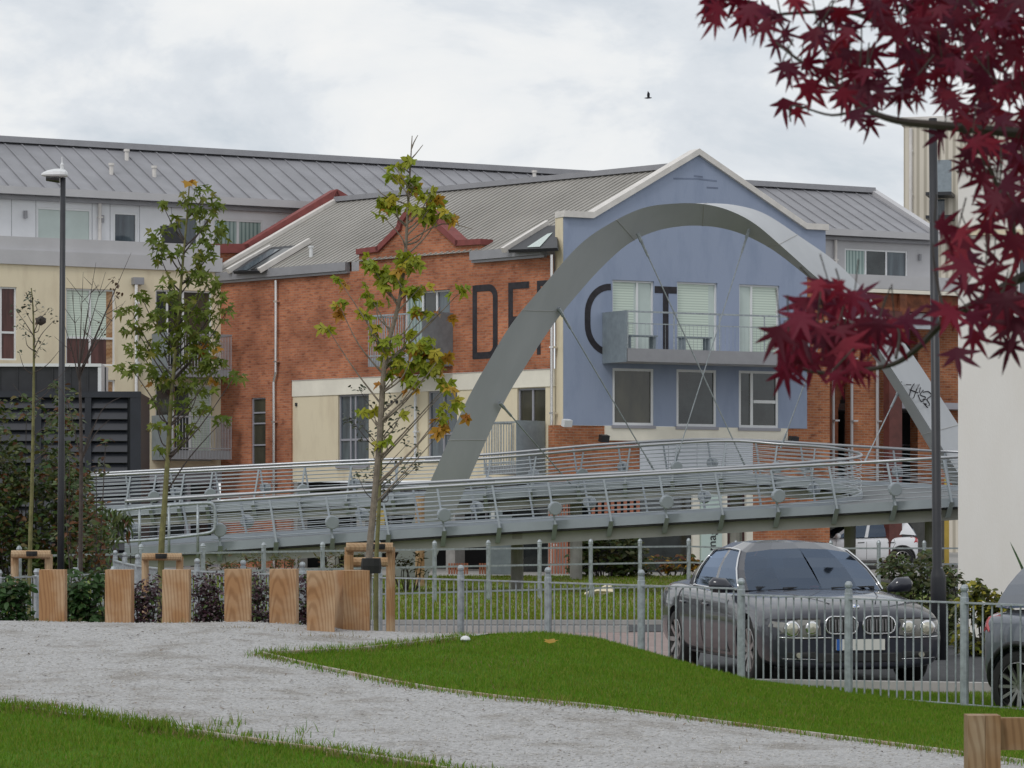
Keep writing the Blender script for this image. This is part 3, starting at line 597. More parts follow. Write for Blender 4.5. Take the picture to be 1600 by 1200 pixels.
for z in (3.1, 3.9, 5.6, 6.2, 6.8): UW.box(mb, UW.s_at(1412), ue, z, z + .04, -2.5, -2.45)
part(mb, 'grey_screen', 'framegrey', apt)
mb = MB(); a = UW.s_at(1398, .3); mb.mi = 0; UW.box(mb, a - .24, a + .24, 0, zU - .62, .05, .35); part(mb, 'steel_column', 'oxide', apt)
mb = MB(); a = UW.s_at(1320); UW.box(mb, a - .17, a + .17, 2.3, zU - .62, -.9, -.6)
for k in range(6): t = k / 6; UW.box(mb, a - .18 - .3 * t, a + .18 + .3 * t, 5.0 + t * .7, 5.0 + (k + 1) / 6 * .7, -.92, -.58)
UW.box(mb, a - .5, a + .5, 5.7, 5.85, -1, -.5); part(mb, 'steel_column', 'rust', apt)
# ---------------------------------------------------------------- tower, cream corner building, louvred enclosure
tw = thing('tower_block', 'tall beige ribbed tower behind the grey roof, half hidden by red leaves', 'building', (19, 141, 0))
TW = Wall(1412, 140, slope=-.25); t0, t1 = TW.s_at(1412), TW.s_at(1760); zt = TW.z(1412, 196)
mb = MB(); TW.box(mb, t0, t1, 0, zt, -12, 0); part(mb, 'wall', 'tower', tw); mb = MB(); TW.box(mb, t0 - .1, t1, zt + .001, zt + .35, -12.1, .1); part(mb, 'parapet', 'coping', tw)
pipe(TW, tw, 1423, 200, 400, r=.08, m='coping')
for y in (310, 346):
    b = MB(); TW.box(b, TW.s_at(1452), TW.s_at(1492), TW.z(1452, y), TW.z(1452, y - 5), 0, 1.4); b = part(b, 'balcony', 'black', tw)
    m = MB(); 
    if y == 310: TW.box(m, TW.s_at(1464), TW.s_at(1492), TW.z(1452, 305), TW.z(1452, 256), 1.3, 1.4); part(m, 'side_panel', 'sheet', b)
mb = MB(); TW.box(mb, TW.s_at(1452), TW.s_at(1476), TW.z(1452, 338), TW.z(1452, 312), -.05, .03); part(mb, 'window', 'glassg', tw)
cb = thing('corner_building', 'smooth cream rendered wall of the near building at the right', 'building', (6.3, 45, 0))
RW = Wall(1497, 45, slope=-.06); zs_ = RW.z(1497, 368); zt = RW.z(1497, 276)
mb = MB(); a = RW.pt(0, 0); b = RW.pt(9, 0); c = b + Vector((3, 10, 0)); d = a + Vector((3.2, 14, 0))
hw = (RW.s_at(1588), RW.s_at(1640), RW.z(1588, 520), RW.z(1588, 378)); RW.holes(mb, 0, 9, 0, zs_, [hw], .1); up = Vector((0, 0, zs_))
mb.face([a, a + up, d + up, d]); mb.face([b, c, c + up, b + up]); part(mb, 'wall', 'wallcream', cb)
mb = MB(); mb.prism([x + Vector((0, 0, zs_ + .08)) for x in (a, b, c, d)], (0, 0, zt - zs_)); part(mb, 'upper_wall', 'wallcream', cb)
mb = MB(); mb.prism([x + Vector((-.03 if i in (0, 3) else 0, -.05 if i < 2 else 0, zs_ + .001)) for i, x in enumerate((a, b, c, d))], (0, 0, .078)); part(mb, 'string_course', 'cream', cb)
mb = MB(); mb.prism([x + Vector((-.05, -.05, zt + .081)) for x in (a, b, c, d)], (0, 0, .15)); part(mb, 'roof_edge', 'coping', cb)
window(RW, cb, hw, (.5,), (), 'glassg')
lv = thing('louvred_enclosure', 'blue black louvred plant enclosure with a black box on top', 'plant enclosure', (-12.7, 90, 0))
LW = Wall(220, 91, slope=.05); l0, l1 = LW.s_at(-60), 0; zt = LW.z(220, 613)
mb = MB(); LW.box(mb, l0, l1, 0, zt - .02, -4, -.08); part(mb, 'box', 'louvre', lv)
mb = MB(); a = l0
edges = [LW.s_at(p) for p in (-60, 60, 138, 204)]
for i in range(3):
    k = 0; z = .1
    while z < zt - .25:
        q = [(edges[i] + .09, z, -.06), (edges[i + 1] - .09, z, -.06), (edges[i + 1] - .09, z + .26, .06), (edges[i] + .09, z + .26, .06)]
        P4 = [LW.pt(x[0], x[1], .08 if j < 2 else -.05) for j, x in enumerate(q)]
        mb.prism(P4, (0, .03, .03)); z += .31
part(mb, 'louvre_blade', 'louvre', lv)
mb = MB()
for i, p in enumerate(edges): LW.box(mb, p - (.09 if i < 3 else 0), p + (.09 if i < 3 else .3), 0, zt, -.1, .12)
LW.box(mb, l0, l1, zt - .15, zt + .02, -.1, .13); part(mb, 'louvre_frame', 'louvre', lv)
mb = MB(); a0, a1 = LW.s_at(-60), LW.s_at(151); z1 = LW.z(151, 572); LW.box(mb, a0, a1, zt + .02, z1, -3, -.5)
for k in range(9): LW.box(mb, a0 + k * .5, a0 + k * .5 + .04, zt + .02, z1 - .01, -.5, -.47)
bx = part(mb, 'roof_box', 'black', lv)
mb = MB(); LW.box(mb, a0, a1 + .1, z1 + .002, z1 + .09, -3.1, -.4); LW.box(mb, a1 + .001, a1 + .1, zt + .03, z1, -3, -.42); part(mb, 'trim', 'white', bx)
# ---------------------------------------------------------------- footbridge
fb = thing('footbridge', 'grey steel footbridge with looping ramps, wire railings and a big leaning arch', 'bridge', (4, 76, 0))
def prt(mb, name, m, par=None, **k): return mb.build(name, M[m], par or fb, **k)
inn = [(195, 783, 71.3), (330, 775, 71.3), (690, 753, 71.3), (1000, 738, 71.3), (1180, 728, 71.4), (1292, 720, 72.3), (1330, 716, 74), (1346, 711, 76.6), (1330, 705, 79.2), (1292, 699, 80.8), (1220, 694, 81.7), (1125, 689, 82), (950, 700, 82), (747, 717, 82), (500, 727, 82.5), (135, 744, 84)]
outp = [(195, 792, 69), (330, 784, 69), (690, 760, 69), (1035, 740, 69), (1300, 725.5, 69), (1495, 714, 68.8), (1640, 706, 70), (1700, 703, 76.6), (1640, 708, 82), (1495, 706, 84), (1317, 696, 84), (1125, 686.5, 84), (950, 694, 84), (747, 711, 84), (500, 722, 84.5), (135, 740.5, 86)]
NI = 12
PI_, PO = crv([P(*p) for p in inn], NI), crv([P(*p) for p in outp], NI)
def dn(pl, d): return [p - Vector((0, 0, d)) for p in pl]
Zd, Zg = .98, 1.27
mb = MB()
for i in range(len(PI_) - 1):
    a, b, c, d = PO[i], PO[i + 1], PI_[i + 1], PI_[i]; dz = Vector((0, 0, Zd + .02)); tz = Vector((0, 0, .12))
    mb.face([a - dz, b - dz, c - dz, d - dz]); mb.face([d - dz - tz, c - dz - tz, b - dz - tz, a - dz - tz])
prt(mb, 'deck', 'deckm')
def strip(pl, z0, z1, th, name, m):    # upright ribbon following a path
    mb = MB(); n = len(pl); l, r = [], []
    for i, p in enumerate(pl):
        d = (pl[min(i + 1, n - 1)] - pl[max(i - 1, 0)]); q = Vector((-d.y, d.x, 0)).normalized() * th / 2; l.append(p + q); r.append(p - q)
    A, B = Vector((0, 0, z0)), Vector((0, 0, z1))
    for i in range(n - 1):
        mb.face([r[i] + A, r[i + 1] + A, r[i + 1] + B, r[i] + B]); mb.face([l[i + 1] + A, l[i] + A, l[i] + B, l[i + 1] + B])
        mb.face([r[i] + B, r[i + 1] + B, l[i + 1] + B, l[i] + B]); mb.face([l[i] + A, l[i + 1] + A, r[i + 1] + A, r[i] + A])
    return prt(mb, name, m)
def inset(a, b, t): return [p.lerp(q, t) for p, q in zip(a, b)]
i0 = NI                                 # the near side starts at px 330
PO2 = PO[NI:]
for pl, op in ((PO, PI_), (PI_, PO)):
    strip(pl, -Zd - .09, -Zd + .10, .07, 'edge_channel', 'bridge')
    strip(inset(pl, op, .10), -Zg - .10, -Zd - .1, .05, 'girder', 'bridgedk')
for k, (a, b) in enumerate(((PO2, 0), (PI_, 0))):
    mb = MB(); mb.tube(a, .036, 8); prt(mb, 'handrail', 'steel', smooth=True)
    mb = MB()
    for j in range(8): mb.tube(dn(a, .13 + j * .098), .0105, 5)
    prt(mb, 'rail_wires', 'wire', smooth=True)
def at_px(pl, px, lo, hi):
    for i in range(lo, hi - 1):
        x0, x1 = CX + F * pl[i].x / pl[i].y, CX + F * pl[i + 1].x / pl[i + 1].y
        if (x0 - px) * (x1 - px) <= 0 and x0 != x1: return pl[i].lerp(pl[i + 1], (px - x0) / (x1 - x0)), (pl[i + 1] - pl[i]).normalized()
    return None, None
def post(p, d, side, disc, lean=.16):
    side = Vector((side.x, side.y, 0)).normalized(); dh = Vector((d.x, d.y, 0)).normalized()
    a = p - Vector((0, 0, .05)) - dh * lean * .5; b = p - Vector((0, 0, Zd - .02)) + dh * lean * .5 + side * .10; c = p - Vector((0, 0, Zg + .02)) + dh * lean * .2 - side * .22
    mb = MB()
    def plate(p, q, w0, w1, th):
        mb.hexa([p - dh * th - side * w0, p + dh * th - side * w0, p + dh * th + side * w0, p - dh * th + side * w0, q - dh * th - side * w1, q + dh * th - side * w1, q + dh * th + side * w1, q - dh * th + side * w1])
    plate(b, a, .09, .035, .022); plate(c, b, .12, .09, .05)
    o = prt(mb, 'railing_post', 'bridge')
    if disc:
        m = a.lerp(b, .60) + side * .05; ax = (side + dh * .35 + Vector((0, 0, -.12))).normalized(); g = MB()
        g.tube([m - ax * .02, m + ax * .10, m + ax * .20, m + ax * .21], [.10, .145, .15, .13], 14); prt(g, 'post_light', 'bridge', o)
for k, px in enumerate((340, 427, 515, 602, 689, 775, 862, 949, 1036, 1123, 1210, 1301, 1392, 1480)):
    p, d = at_px(PO, px, NI, 6 * NI); q, _ = at_px(PI_, px, 0, 6 * NI)
    if p: post(p, d, Vector((0, -1, 0)), k % 2 == 0)
for k, px in enumerate((202, 290, 380, 470, 560, 650, 740, 829, 917, 1007, 1097, 1185, 1270, 1325)):
    p, d = at_px(PI_, px, 0, 7 * NI)
    if p: post(p, d, Vector((0, 1, 0)), k % 2 == 0)
for k, px in enumerate((1335, 1270, 1210, 1130, 1054, 980, 907, 833, 762, 690, 618, 545, 472, 400, 328, 284, 240, 200)):
    p, d = at_px(PI_, px, 8 * NI, len(PI_))
    if p: post(p, -d, Vector((0, -1, 0)), k % 2 == 0, -.14)
for k, px in enumerate((1560, 1480, 1400, 1330, 1255, 1185, 1110, 1040, 970, 900, 830, 760, 690, 620, 550, 480, 410, 340, 270, 200)):
    p, d = at_px(PO, px, 8 * NI, len(PO))
    if p: post(p, -d, Vector((0, 1, 0)), k % 2 == 0, .14)
mb = MB()                               # rounded entry rail at the ramp foot
q = [P(165, 848, 68.6), P(250, 842, 68.6), P(318, 834, 68.6), P(333, 829, 68.6), P(336, 820, 68.6), P(336, 800, 68.6), P(333, 790, 68.6), P(322, 786, 68.6), P(250, 791, 68.6), P(200, 796, 68.6), P(165, 800, 68.6)]
mb.tube(crv(q, 5), .035, 8)
for px, y in ((173, 800), (218, 794), (264, 790), (309, 787)): mb.tube([P(px, y, 68.6), P(px, 872, 68.6)], .03, 6)
prt(mb, 'entry_rail', 'galv', smooth=True)
for px, Y, r in ((808, 71, .14), (1328, 71, .13), (1457, 70.5, .17), (560, 70.4, .14)):
    t, _ = at_px(PI_, min(px, 1340), 0, 7 * NI); x = (px - CX) / F * Y
    mb = MB(); mb.tube([(x, Y, 0), (x, Y, t.z - Zg)], r, 12); mb.beam((x, 69.2, t.z - Zg + .03), (x, 72, t.z - Zg + .03), .22, .2); prt(mb, 'pier', 'concrete')
for px in (520, 900, 1150):
    t, _ = at_px(PI_, px, 8 * NI, len(PI_)); mb = MB(); x = (px - CX) / F * 83; mb.tube([(x, 83, 0), (x, 83, t.z - Zg)], .16, 12); prt(mb, 'pier', 'concrete')
# the arch: a closed steel box, edges A (front outer), C (front inner), B (back outer), D (back inner)
A_ = [(606, 900), (673, 751), (725, 635), (762, 567), (800, 505), (850, 445), (905, 383), (955, 348), (1005, 325), (1055, 318), (1100, 319), (1140, 329), (1180, 350), (1225, 388), (1265, 424), (1302, 457), (1350, 514), (1397, 582), (1436, 642), (1480, 712), (1540, 806), (1590, 890)]
C_ = [(668, 903), (732, 751), (785, 634), (825, 566), (866, 505), (908, 453), (948, 410), (985, 379), (1025, 361), (1065, 353.5), (1098, 353), (1130, 357), (1165, 368), (1205, 389), (1245, 419), (1285, 454), (1334, 516), (1381, 582), (1420, 646), (1462, 716), (1520, 808), (1570, 892)]
B_ = [None] * 10 + [(1106, 317.5), (1152, 321), (1197, 335), (1255, 373), (1303, 407), (1343, 446), (1393, 508), (1437, 570), (1477, 632), (1521, 700), (1581, 795), (1631, 880)]
def depth(px): return 77 + (px - 606) / 984 * 8
a3 = [P(x, y, depth(x)) for x, y in A_]; c3 = [P(x, y, depth(x) + .75) for x, y in C_]; b3 = []
for i, b in enumerate(B_):
    if b: b3.append(P(b[0], b[1], depth(A_[i][0]) + 1.25))
    else:
        f = .12 * (1 - i / 12); b3.append(P(A_[i][0] + (C_[i][0] - A_[i][0]) * f, A_[i][1] + (C_[i][1] - A_[i][1]) * f + .6, depth(A_[i][0]) + 1.25))
d3 = [b + (c - a) * .8 + Vector((0, .1, 0)) for a, b, c in zip(a3, b3, c3)]
a3, b3, c3, d3 = (crv(x, 6) for x in (a3, b3, c3, d3)); mb = MB()
for i in range(len(a3) - 1):
    for e, f_ in ((a3, c3), (c3, d3), (d3, b3), (b3, a3)): mb.face([e[i], f_[i], f_[i + 1], e[i + 1]])
for i in (0, -1): mb.face([a3[i], b3[i], d3[i], c3[i]])
arch = mb
me_arch = prt(arch, 'arch', 'arch')
def weld(o, ang=30):
    bm = bmesh.new(); bm.from_mesh(o.data); bmesh.ops.remove_doubles(bm, verts=bm.verts, dist=.002); bmesh.ops.recalc_face_normals(bm, faces=bm.faces); bm.to_mesh(o.data); bm.free()
    o.data.polygons.foreach_set('use_smooth', [True] * len(o.data.polygons)); o.data.set_sharp_from_angle(angle=R(ang))
weld(me_arch)
mb = MB()                               # graffiti on the arch leg
def gpt(px, py, px_a=None):            # on the light outer face: intersect ray with plane of local A-B strip
    best = None
    for i in range(len(a3) - 1):
        n = (b3[i] - a3[i]).cross(a3[i + 1] - a3[i]); 
        if n.length < 1e-9: continue
        n.normalize(); n = n if n.y < 0 else -n
        o = Vector((0, 0, ZC)); d = P(px, py, 1) - o; t = (a3[i] - o).dot(n) / d.dot(n); p = o + d * t
        u = (p - a3[i]).dot(a3[i + 1] - a3[i]) / (a3[i + 1] - a3[i]).length_squared
        if best is None or abs(u - .5) < best[0]: best = (abs(u - .5), p + n * .012)
    return best[1]
for s in ([(1408, 597), (1416, 601), (1423, 602)], [(1420, 619), (1424, 606), (1428, 600)], [(1421, 609), (1434, 614)], [(1427, 622), (1432, 609), (1436, 601)], [(1436, 614), (1438, 606), (1442, 610), (1437, 617), (1446, 621), (1439, 628), (1434, 617)],
          [(1442, 613), (1450, 612), (1455, 618), (1448, 624), (1452, 631)], [(1443, 630), (1442, 624), (1448, 626), (1452, 633), (1449, 637), (1443, 630)], [(1446, 630), (1447, 633)]):
    mb.tube(crv([gpt(*p) for p in s], 3), .014, 4)
prt(mb, 'graffiti', 'letter', me_arch)
for (x0, y0, x1, y1, Ya, Yb) in ((1000, 373, 1166, 732, 80.6, 82.2), (1168, 366, 1055, 724, 82, 82), (877, 489, 1022, 735, 79.8, 82.2), (785, 634, 905, 772, 79, 82.4), (1290, 510, 1220, 700, 83, 83.6), (1404, 612, 1350, 724, 84.2, 83.5)):
    a, b = P(x0, y0, Ya), P(x1, y1, Yb); d = (b - a).normalized(); mb = MB(); mb.tube([a, a + d * .5, a + d * .501, b - d * .4, b - d * .399, b], [.032, .032, .016, .016, .026, .026], 6); mb.tube([a - d * .15, a + d * .1], .045, 6)
    prt(mb, 'tie_rod', 'galv')

for i in range(9, len(a3) - 4, 17):
    mb = MB(); c_ = (a3[i] + d3[i]) / 2; lp_ = [c_ + (x[i] - c_) * 1.006 for x in (a3, b3, d3, c3, a3)]; mb.tube(lp_, .012, 5); prt(mb, 'weld_seam', 'bridgedk', me_arch)
# ---------------------------------------------------------------- terrain: the grassed mound in front
zk = [(-12, .78), (-4.8, .76), (-2.5, .76), (-1.2, .66), (-.4, .655), (.3, .665), (.8, .60), (1.2, .49), (1.8, .31), (2.28, .19), (3.18, .085), (4.26, .0), (6, -.03), (20, -.03)]
def zcrest(x): return float(np.interp(x, [k[0] for k in zk], [k[1] for k in zk]))
def hgt(x, y):
    base = .2 - .03 * max(0, min(1, (x - 2) / 3)) * max(0, min(1, (y - 19) / 6))
    s = max(0, min(1, (y - 19) / 11)); s = s * .75 + .25 * s * s * (3 - 2 * s)
    c = zcrest(x); h = .2 * (1 - s) + c * s
    if y > 30: t = min(1, (y - 30) / 3.6); h = c + (min(-.02, c) - c) * (t * t * (3 - 2 * t))
    return h + .012 * math.sin(x * 1.9 + y) * math.sin(y * 1.3)
def hit(px, py):
    y = 8.0
    while y < 34:
        if ZC + (HY - py) / F * y <= hgt((px - CX) / F * y, y): break
        y += .02
    return Vector(((px - CX) / F * y, y, hgt((px - CX) / F * y, y)))
M['turf'] = pmat('mound_turf', (.07, .17, .008), .9, var=.3, scale=3, bump=.5, bscale=90, col2=(.07, .12, .01), spec=.1)
xs = np.linspace(-9, 9, 121); ys = np.concatenate([np.linspace(-4, 18, 24), np.linspace(18.3, 34.5, 70)])
V = [(x, y, hgt(x, y)) for y in ys for x in xs]; nx = len(xs)
Fc = [(j * nx + i, j * nx + i + 1, (j + 1) * nx + i + 1, (j + 1) * nx + i) for j in range(len(ys) - 1) for i in range(nx - 1)]
props(mesh_np('grass_mound', V, Fc, M['turf'], smooth=True), kind='structure')
near = [(-120, 1100), (0, 1106), (60, 1110), (110, 1117), (160, 1125), (205, 1133), (250, 1141), (330, 1151), (450, 1168), (550, 1182), (620, 1193), (700, 1207), (800, 1222)]
low = [(1760, 1216), (1600, 1195), (1500, 1181), (1350, 1161), (1200, 1142), (1050, 1122), (915, 1106), (790, 1094), (680, 1080), (600, 1066), (500, 1046), (440, 1032), (410, 1024)]
upp = [(480, 1021), (560, 1017), (620, 1011), (680, 1004), (735, 997)]
ol = [hit(*p) for p in near] + [hit(1000, 1228), Vector((4.2, 18.2, 0))] + [hit(*p) for p in low] + [hit(*p) for p in upp] + [Vector((.1, 31.0, 0)), Vector((-1, 31.1, 0)), Vector((-3, 31.2, 0)), Vector((-7, 31.3, 0))]
dense = []
for i, p in enumerate(ol):
    q = ol[(i + 1) % len(ol)]; n = max(1, int((p - q).length / .2))
    for k in range(n): v = p.lerp(q, k / n); dense.append(Vector((v.x + random.uniform(-.03, .03), v.y + random.uniform(-.06, .06))))
NB = len(dense)
def inside(x, y, poly):
    c = False; j = len(poly) - 1
    for i in range(len(poly)):
        a, b = poly[i], poly[j]
        if (a.y > y) != (b.y > y) and x < (b.x - a.x) * (y - a.y) / (b.y - a.y) + a.x: c = not c
        j = i
    return c
PATH = dense; inner = [Vector((x, y)) for x in np.arange(-7, 5, .3) for y in np.arange(18.3, 31.2, .3) if inside(x, y, PATH)]
res = delaunay_2d_cdt(dense + inner, [(i, (i + 1) % NB) for i in range(NB)], [], 1, 1e-4)
m = bpy.data.materials.new('pale_gravel'); m.use_nodes = True; M['gravel'] = m; t = m.node_tree; b = t.nodes['Principled BSDF']; b.inputs['Roughness'].default_value = .95; b.inputs['Specular IOR Level'].default_value = .15
u = N(t, 'ShaderNodeTexCoord'); vo = N(t, 'ShaderNodeTexVoronoi'); vo.inputs['Scale'].default_value = 55; nz = N(t, 'ShaderNodeTexNoise'); nz.inputs['Scale'].default_value = 1.3; nz.inputs['Detail'].default_value = 8; nz.inputs['Roughness'].default_value = .7
r1 = N(t, 'ShaderNodeValToRGB'); r1.color_ramp.elements[0].color = (.30, .297, .295, 1); r1.color_ramp.elements[1].color = (.46, .456, .455, 1); r1.color_ramp.elements[0].position = .05; r1.color_ramp.elements[1].position = .75
r2 = N(t, 'ShaderNodeValToRGB'); r2.color_ramp.elements[0].color = (.72, .69, .65, 1); r2.color_ramp.elements[0].position = .38; r2.color_ramp.elements[1].color = (1, 1, 1, 1); r2.color_ramp.elements[1].position = .5
sp = N(t, 'ShaderNodeSeparateColor'); mx = N(t, 'ShaderNodeMixRGB', blend_type='MULTIPLY'); mx.inputs[0].default_value = 1; bp = N(t, 'ShaderNodeBump'); bp.inputs['Strength'].default_value = .7; bp.inputs['Distance'].default_value = .015
K = t.links.new; K(u.outputs['Object'], vo.inputs[0]); K(u.outputs['Object'], nz.inputs[0]); K(vo.outputs['Color'], sp.inputs[0]); K(sp.outputs[0], r1.inputs[0]); K(nz.outputs['Fac'], r2.inputs[0]); K(r1.outputs[0], mx.inputs[1]); K(r2.outputs[0], mx.inputs[2]); K(mx.outputs[0], b.inputs['Base Color']); K(vo.outputs['Distance'], bp.inputs['Height']); K(bp.outputs[0], b.inputs['Normal'])
props(mesh_np('gravel_path', [(v.x, v.y, hgt(v.x, v.y) + .012) for v in res[0]], [f for f in res[2]], M['gravel'], smooth=True), kind='structure')
# loose stones and leaf litter on the gravel
def icos():
    bm = bmesh.new(); bmesh.ops.create_icosphere(bm, subdivisions=1, radius=1); v = np.array([x.co[:] for x in bm.verts]); f = np.array([[q.index for q in x.verts] for x in bm.faces]); bm.free(); return v, f
def instances(name, m, tv, tf, mats, parent=None, smooth=False):   # mats: (n,3,4)
    mats = np.asarray(mats, np.float32); n = len(mats); tv = np.asarray(tv, np.float32); tf = np.asarray(tf)
    V = np.einsum('nij,kj->nki', mats[:, :, :3], tv) + mats[:, None, :, 3]
    Fc = tf[None] + (np.arange(n) * len(tv))[:, None, None]
    return mesh_np(name, V.reshape(-1, 3), Fc.reshape(-1, tf.shape[1]), m, parent, smooth=smooth)
def xf(p, s, up=None, spin=None):
    a = random.uniform(0, 6.283) if spin is None else spin; rm = Matrix.Rotation(a, 3, 'Z')
    if up is not None: rm = up.to_track_quat('Z', 'Y').to_matrix() @ rm
    sc = s if isinstance(s, (tuple, list)) else (s, s, s)
    mm = np.array(rm) * np.array(sc)[None, :]; return np.concatenate([mm, np.array(p[:])[:, None]], 1)
tv, tf = icos(); L_ = []
while len(L_) < 9000:
    x, y = random.uniform(-5.2, 4.5), 31 - 12.5 * random.random() ** .9
    if inside(x, y, PATH): s = random.uniform(.004, .011); L_.append(xf(Vector((x, y, hgt(x, y) + .014)), (s, s * random.uniform(.7, 1.3), s * .6)))
M['stone'] = leaf_mat('loose_stone', [(.30, .29, .275), (.40, .39, .375), (.52, .51, .49), (.36, .34, .31)], .9, 0)
props(instances('gravel_stones', M['stone'], tv, tf, L_), kind='stuff')
L_ = []; lv_, lf_ = [(-.5, 0, 0), (0, -.22, .06), (.5, 0, .02), (0, .22, .08)], [(0, 1, 2, 3)]
while len(L_) < 350:
    x, y = random.uniform(-5.2, 4.5), random.uniform(19, 30.5)
    if inside(x, y, PATH): L_.append(xf(Vector((x, y, hgt(x, y) + .02)), random.uniform(.02, .05), Vector((random.uniform(-.3, .3), random.uniform(-.3, .3), 1))))
M['litter'] = leaf_mat('leaf_litter', [(.07, .05, .035), (.16, .10, .06), (.05, .04, .035), (.22, .16, .1)], .8, 0)
props(instances('leaf_litter', M['litter'], lv_, lf_, L_), kind='stuff')
# grass blades
M['grass'] = leaf_mat('grass_blades', [(.075, .175, .011), (.12, .24, .017), (.09, .20, .013), (.15, .245, .023), (.22, .22, .05), (.105, .215, .015), (.18, .215, .035)], .85, .3, .08)
bv = [(-.5, 0, 0), (.5, 0, 0), (.32, .12, .6), (0, .42, 1.0), (-.32, .12, .6)]; bf3 = [(0, 1, 2), (0, 2, 4), (4, 2, 3)]
def blades(zone, n, h0, h1, wd, zf, test=None):
    o = []; tries = 0
    while len(o) < n and tries < n * 12:
        tries += 1
        x, y = zone(); 
        if test and not test(x, y): continue
        g = math.sin(x * 3.1 + 1.7 * math.sin(y * 2.3)) * .5 + math.sin(y * 4.1 + x) * .3; h = random.uniform(h0, h1) * (1 + .3 * g)
        o.append(xf(Vector((x, y, zf(x, y) - .004)), (wd, h, h), Vector((random.uniform(-.35, .35), random.uniform(-.35, .35), 1))))
    return o
vis = lambda x, y: abs(x / y * F) < 900
o = blades(lambda: (random.uniform(-5.5, 5.6), random.uniform(18.5, 33.3)), 190000, .02, .046, .0055, hgt, lambda x, y: vis(x, y) and not inside(x, y, PATH) and not (x < -.2 and y > 30.9))
edge_pts = [hit(*p) for p in near + low + upp]
for _ in range(9000):                   # shaggier along the path edge
    i = random.randrange(len(edge_pts) - 1)
    if i in (len(near) - 1, len(near) + len(low) - 1): continue
    p = edge_pts[i].lerp(edge_pts[i + 1], random.random()); x, y = p.x + random.gauss(0, .07), p.y + random.gauss(0, .12); h = random.uniform(.025, .075)
    o.append(xf(Vector((x, y, hgt(x, y) + .005)), (.008, h, h), Vector((random.uniform(-.4, .4), random.uniform(-.4, .4), 1))))
for px, py, k in ((248, 1141, 200), (330, 1138, 14), (362, 1136, 30), (470, 1150, 26), (600, 1013, 90), (450, 1022, 50)):
    p = hit(px, py)
    for _ in range(k):
        x, y = p.x + random.gauss(0, .06), p.y + random.gauss(0, .1); h = random.uniform(.04, .11); o.append(xf(Vector((x, y, hgt(x, y))), (.008, h, h), Vector((random.uniform(-.5, .5), random.uniform(-.5, .5), 1))))
props(instances('grass', M['grass'], bv, bf3, o), kind='stuff')
M['drygrass'] = leaf_mat('dry_grass_blades', [(.20, .15, .06), (.28, .21, .09), (.15, .14, .04), (.24, .16, .08)], .7, .25); o = []
for _ in range(15000):                   # brown tufts along the edges and a few thin patches
    if random.random() < .5:
        i = random.randrange(len(edge_pts) - 1)
        if i in (len(near) - 1, len(near) + len(low) - 1): continue
        p = edge_pts[i].lerp(edge_pts[i + 1], random.random()); k = .6 + .6 * math.sin(p.x * 5); x, y = p.x + random.gauss(0, .05), p.y + random.gauss(0, .16)
        if k < random.random(): continue
    else:
        x, y = random.uniform(-5, 5), random.uniform(20, 32)
        if math.sin(x * 2.3 + 2 * math.sin(y)) * math.sin(y * 1.7) < .45 or (inside(x, y, PATH) and random.random() < .93) or y > 30.9: continue
    h = random.uniform(.02, .05); o.append(xf(Vector((x, y, hgt(x, y) + .004)), (.007, h, h), Vector((random.uniform(-.6, .6), random.uniform(-.6, .6), 1))))
props(instances('dry_grass', M['drygrass'], bv, bf3, o), kind='stuff')
M['grass2'] = leaf_mat('lawn_blades', [(.11, .20, .012), (.15, .24, .018), (.17, .20, .03), (.22, .18, .05)], .8, .3, .1)
def lz(x, y): return .05
o = blades(lambda: (random.uniform(-10, 8), 51.5 + 36 * random.random() ** 1.7), 60000, .04, .08, .02, lz, lambda x, y: -830 < x / y * F < 560)
props(instances('lawn_grass', M['grass2'], bv, bf3, o), kind='stuff')
# edging boards
eb = 0
def edging(pts, label, dz=.016):
    pl = [hit(*p) for p in pts]; mb = MB()
    for i in range(len(pl) - 1):
        a, b = pl[i].copy(), pl[i + 1].copy(); a.z += dz - .03; b.z += dz - .03; mb.beam(a, b, .04, .09)
    props(mb.build('edging_board', M['edge']), label, 'edging board')
edging(low[1:], 'long weathered timber edging board between the gravel path and the right hand grass'); edging([(410, 1024)] + upp, 'short timber edging board along the far side of the grass tongue')
edging([(276, 1143), (330, 1151), (450, 1168), (550, 1182), (620, 1193), (700, 1207)], 'timber edging board along the near lower left grass edge')
# ---------------------------------------------------------------- bollards
def bollard(px, w_px, ytop, ybot, rz, label, Y=30.4):
    p = P(px, ybot, Y); w = w_px / F * Y / (abs(math.cos(R(rz))) + abs(math.sin(R(rz)))); h = (ybot - ytop) / F * Y
    gz = hgt(p.x, p.y); t = thing('timber_bollard', label, 'bollard', (p.x, p.y, gz - .05), R(rz), 'square timber bollards beside the gravel path')
    H_ = p.z + h - gz + .05; mb = MB(); mb.box(-w / 2, w / 2, -w / 2, w / 2, 0, H_)
    part(mb, 'post', 'wood', t, local=True, bevel=.008)
for a in ((83, 41, 890, 971, 2, 'square timber bollard leftmost in the row'), (187, 41, 890, 971, -1, 'square timber bollard beside purple leaves, second from the left'),
          (276, 42, 890, 973, 1, 'timber bollard with a darker stained orange patch'), (372, 42, 889, 980, 2, 'timber bollard with wavy grain, fourth from the left'),
          (444, 43, 889, 986, -2, 'timber bollard with a fan shaped grain and knot, fifth from the left')): bollard(*a)
BB = [(83, 973), (187, 973), (276, 975), (372, 982), (444, 988), (501, 997), (549, 996)]
bollard(501, 46, 892, 996, 4, 'nearest timber bollard with a big knot near its top', 29.6); bollard(549, 58, 891, 994, 24, 'turned timber bollard showing two faces, rightmost of the row', 30.0)
o = []
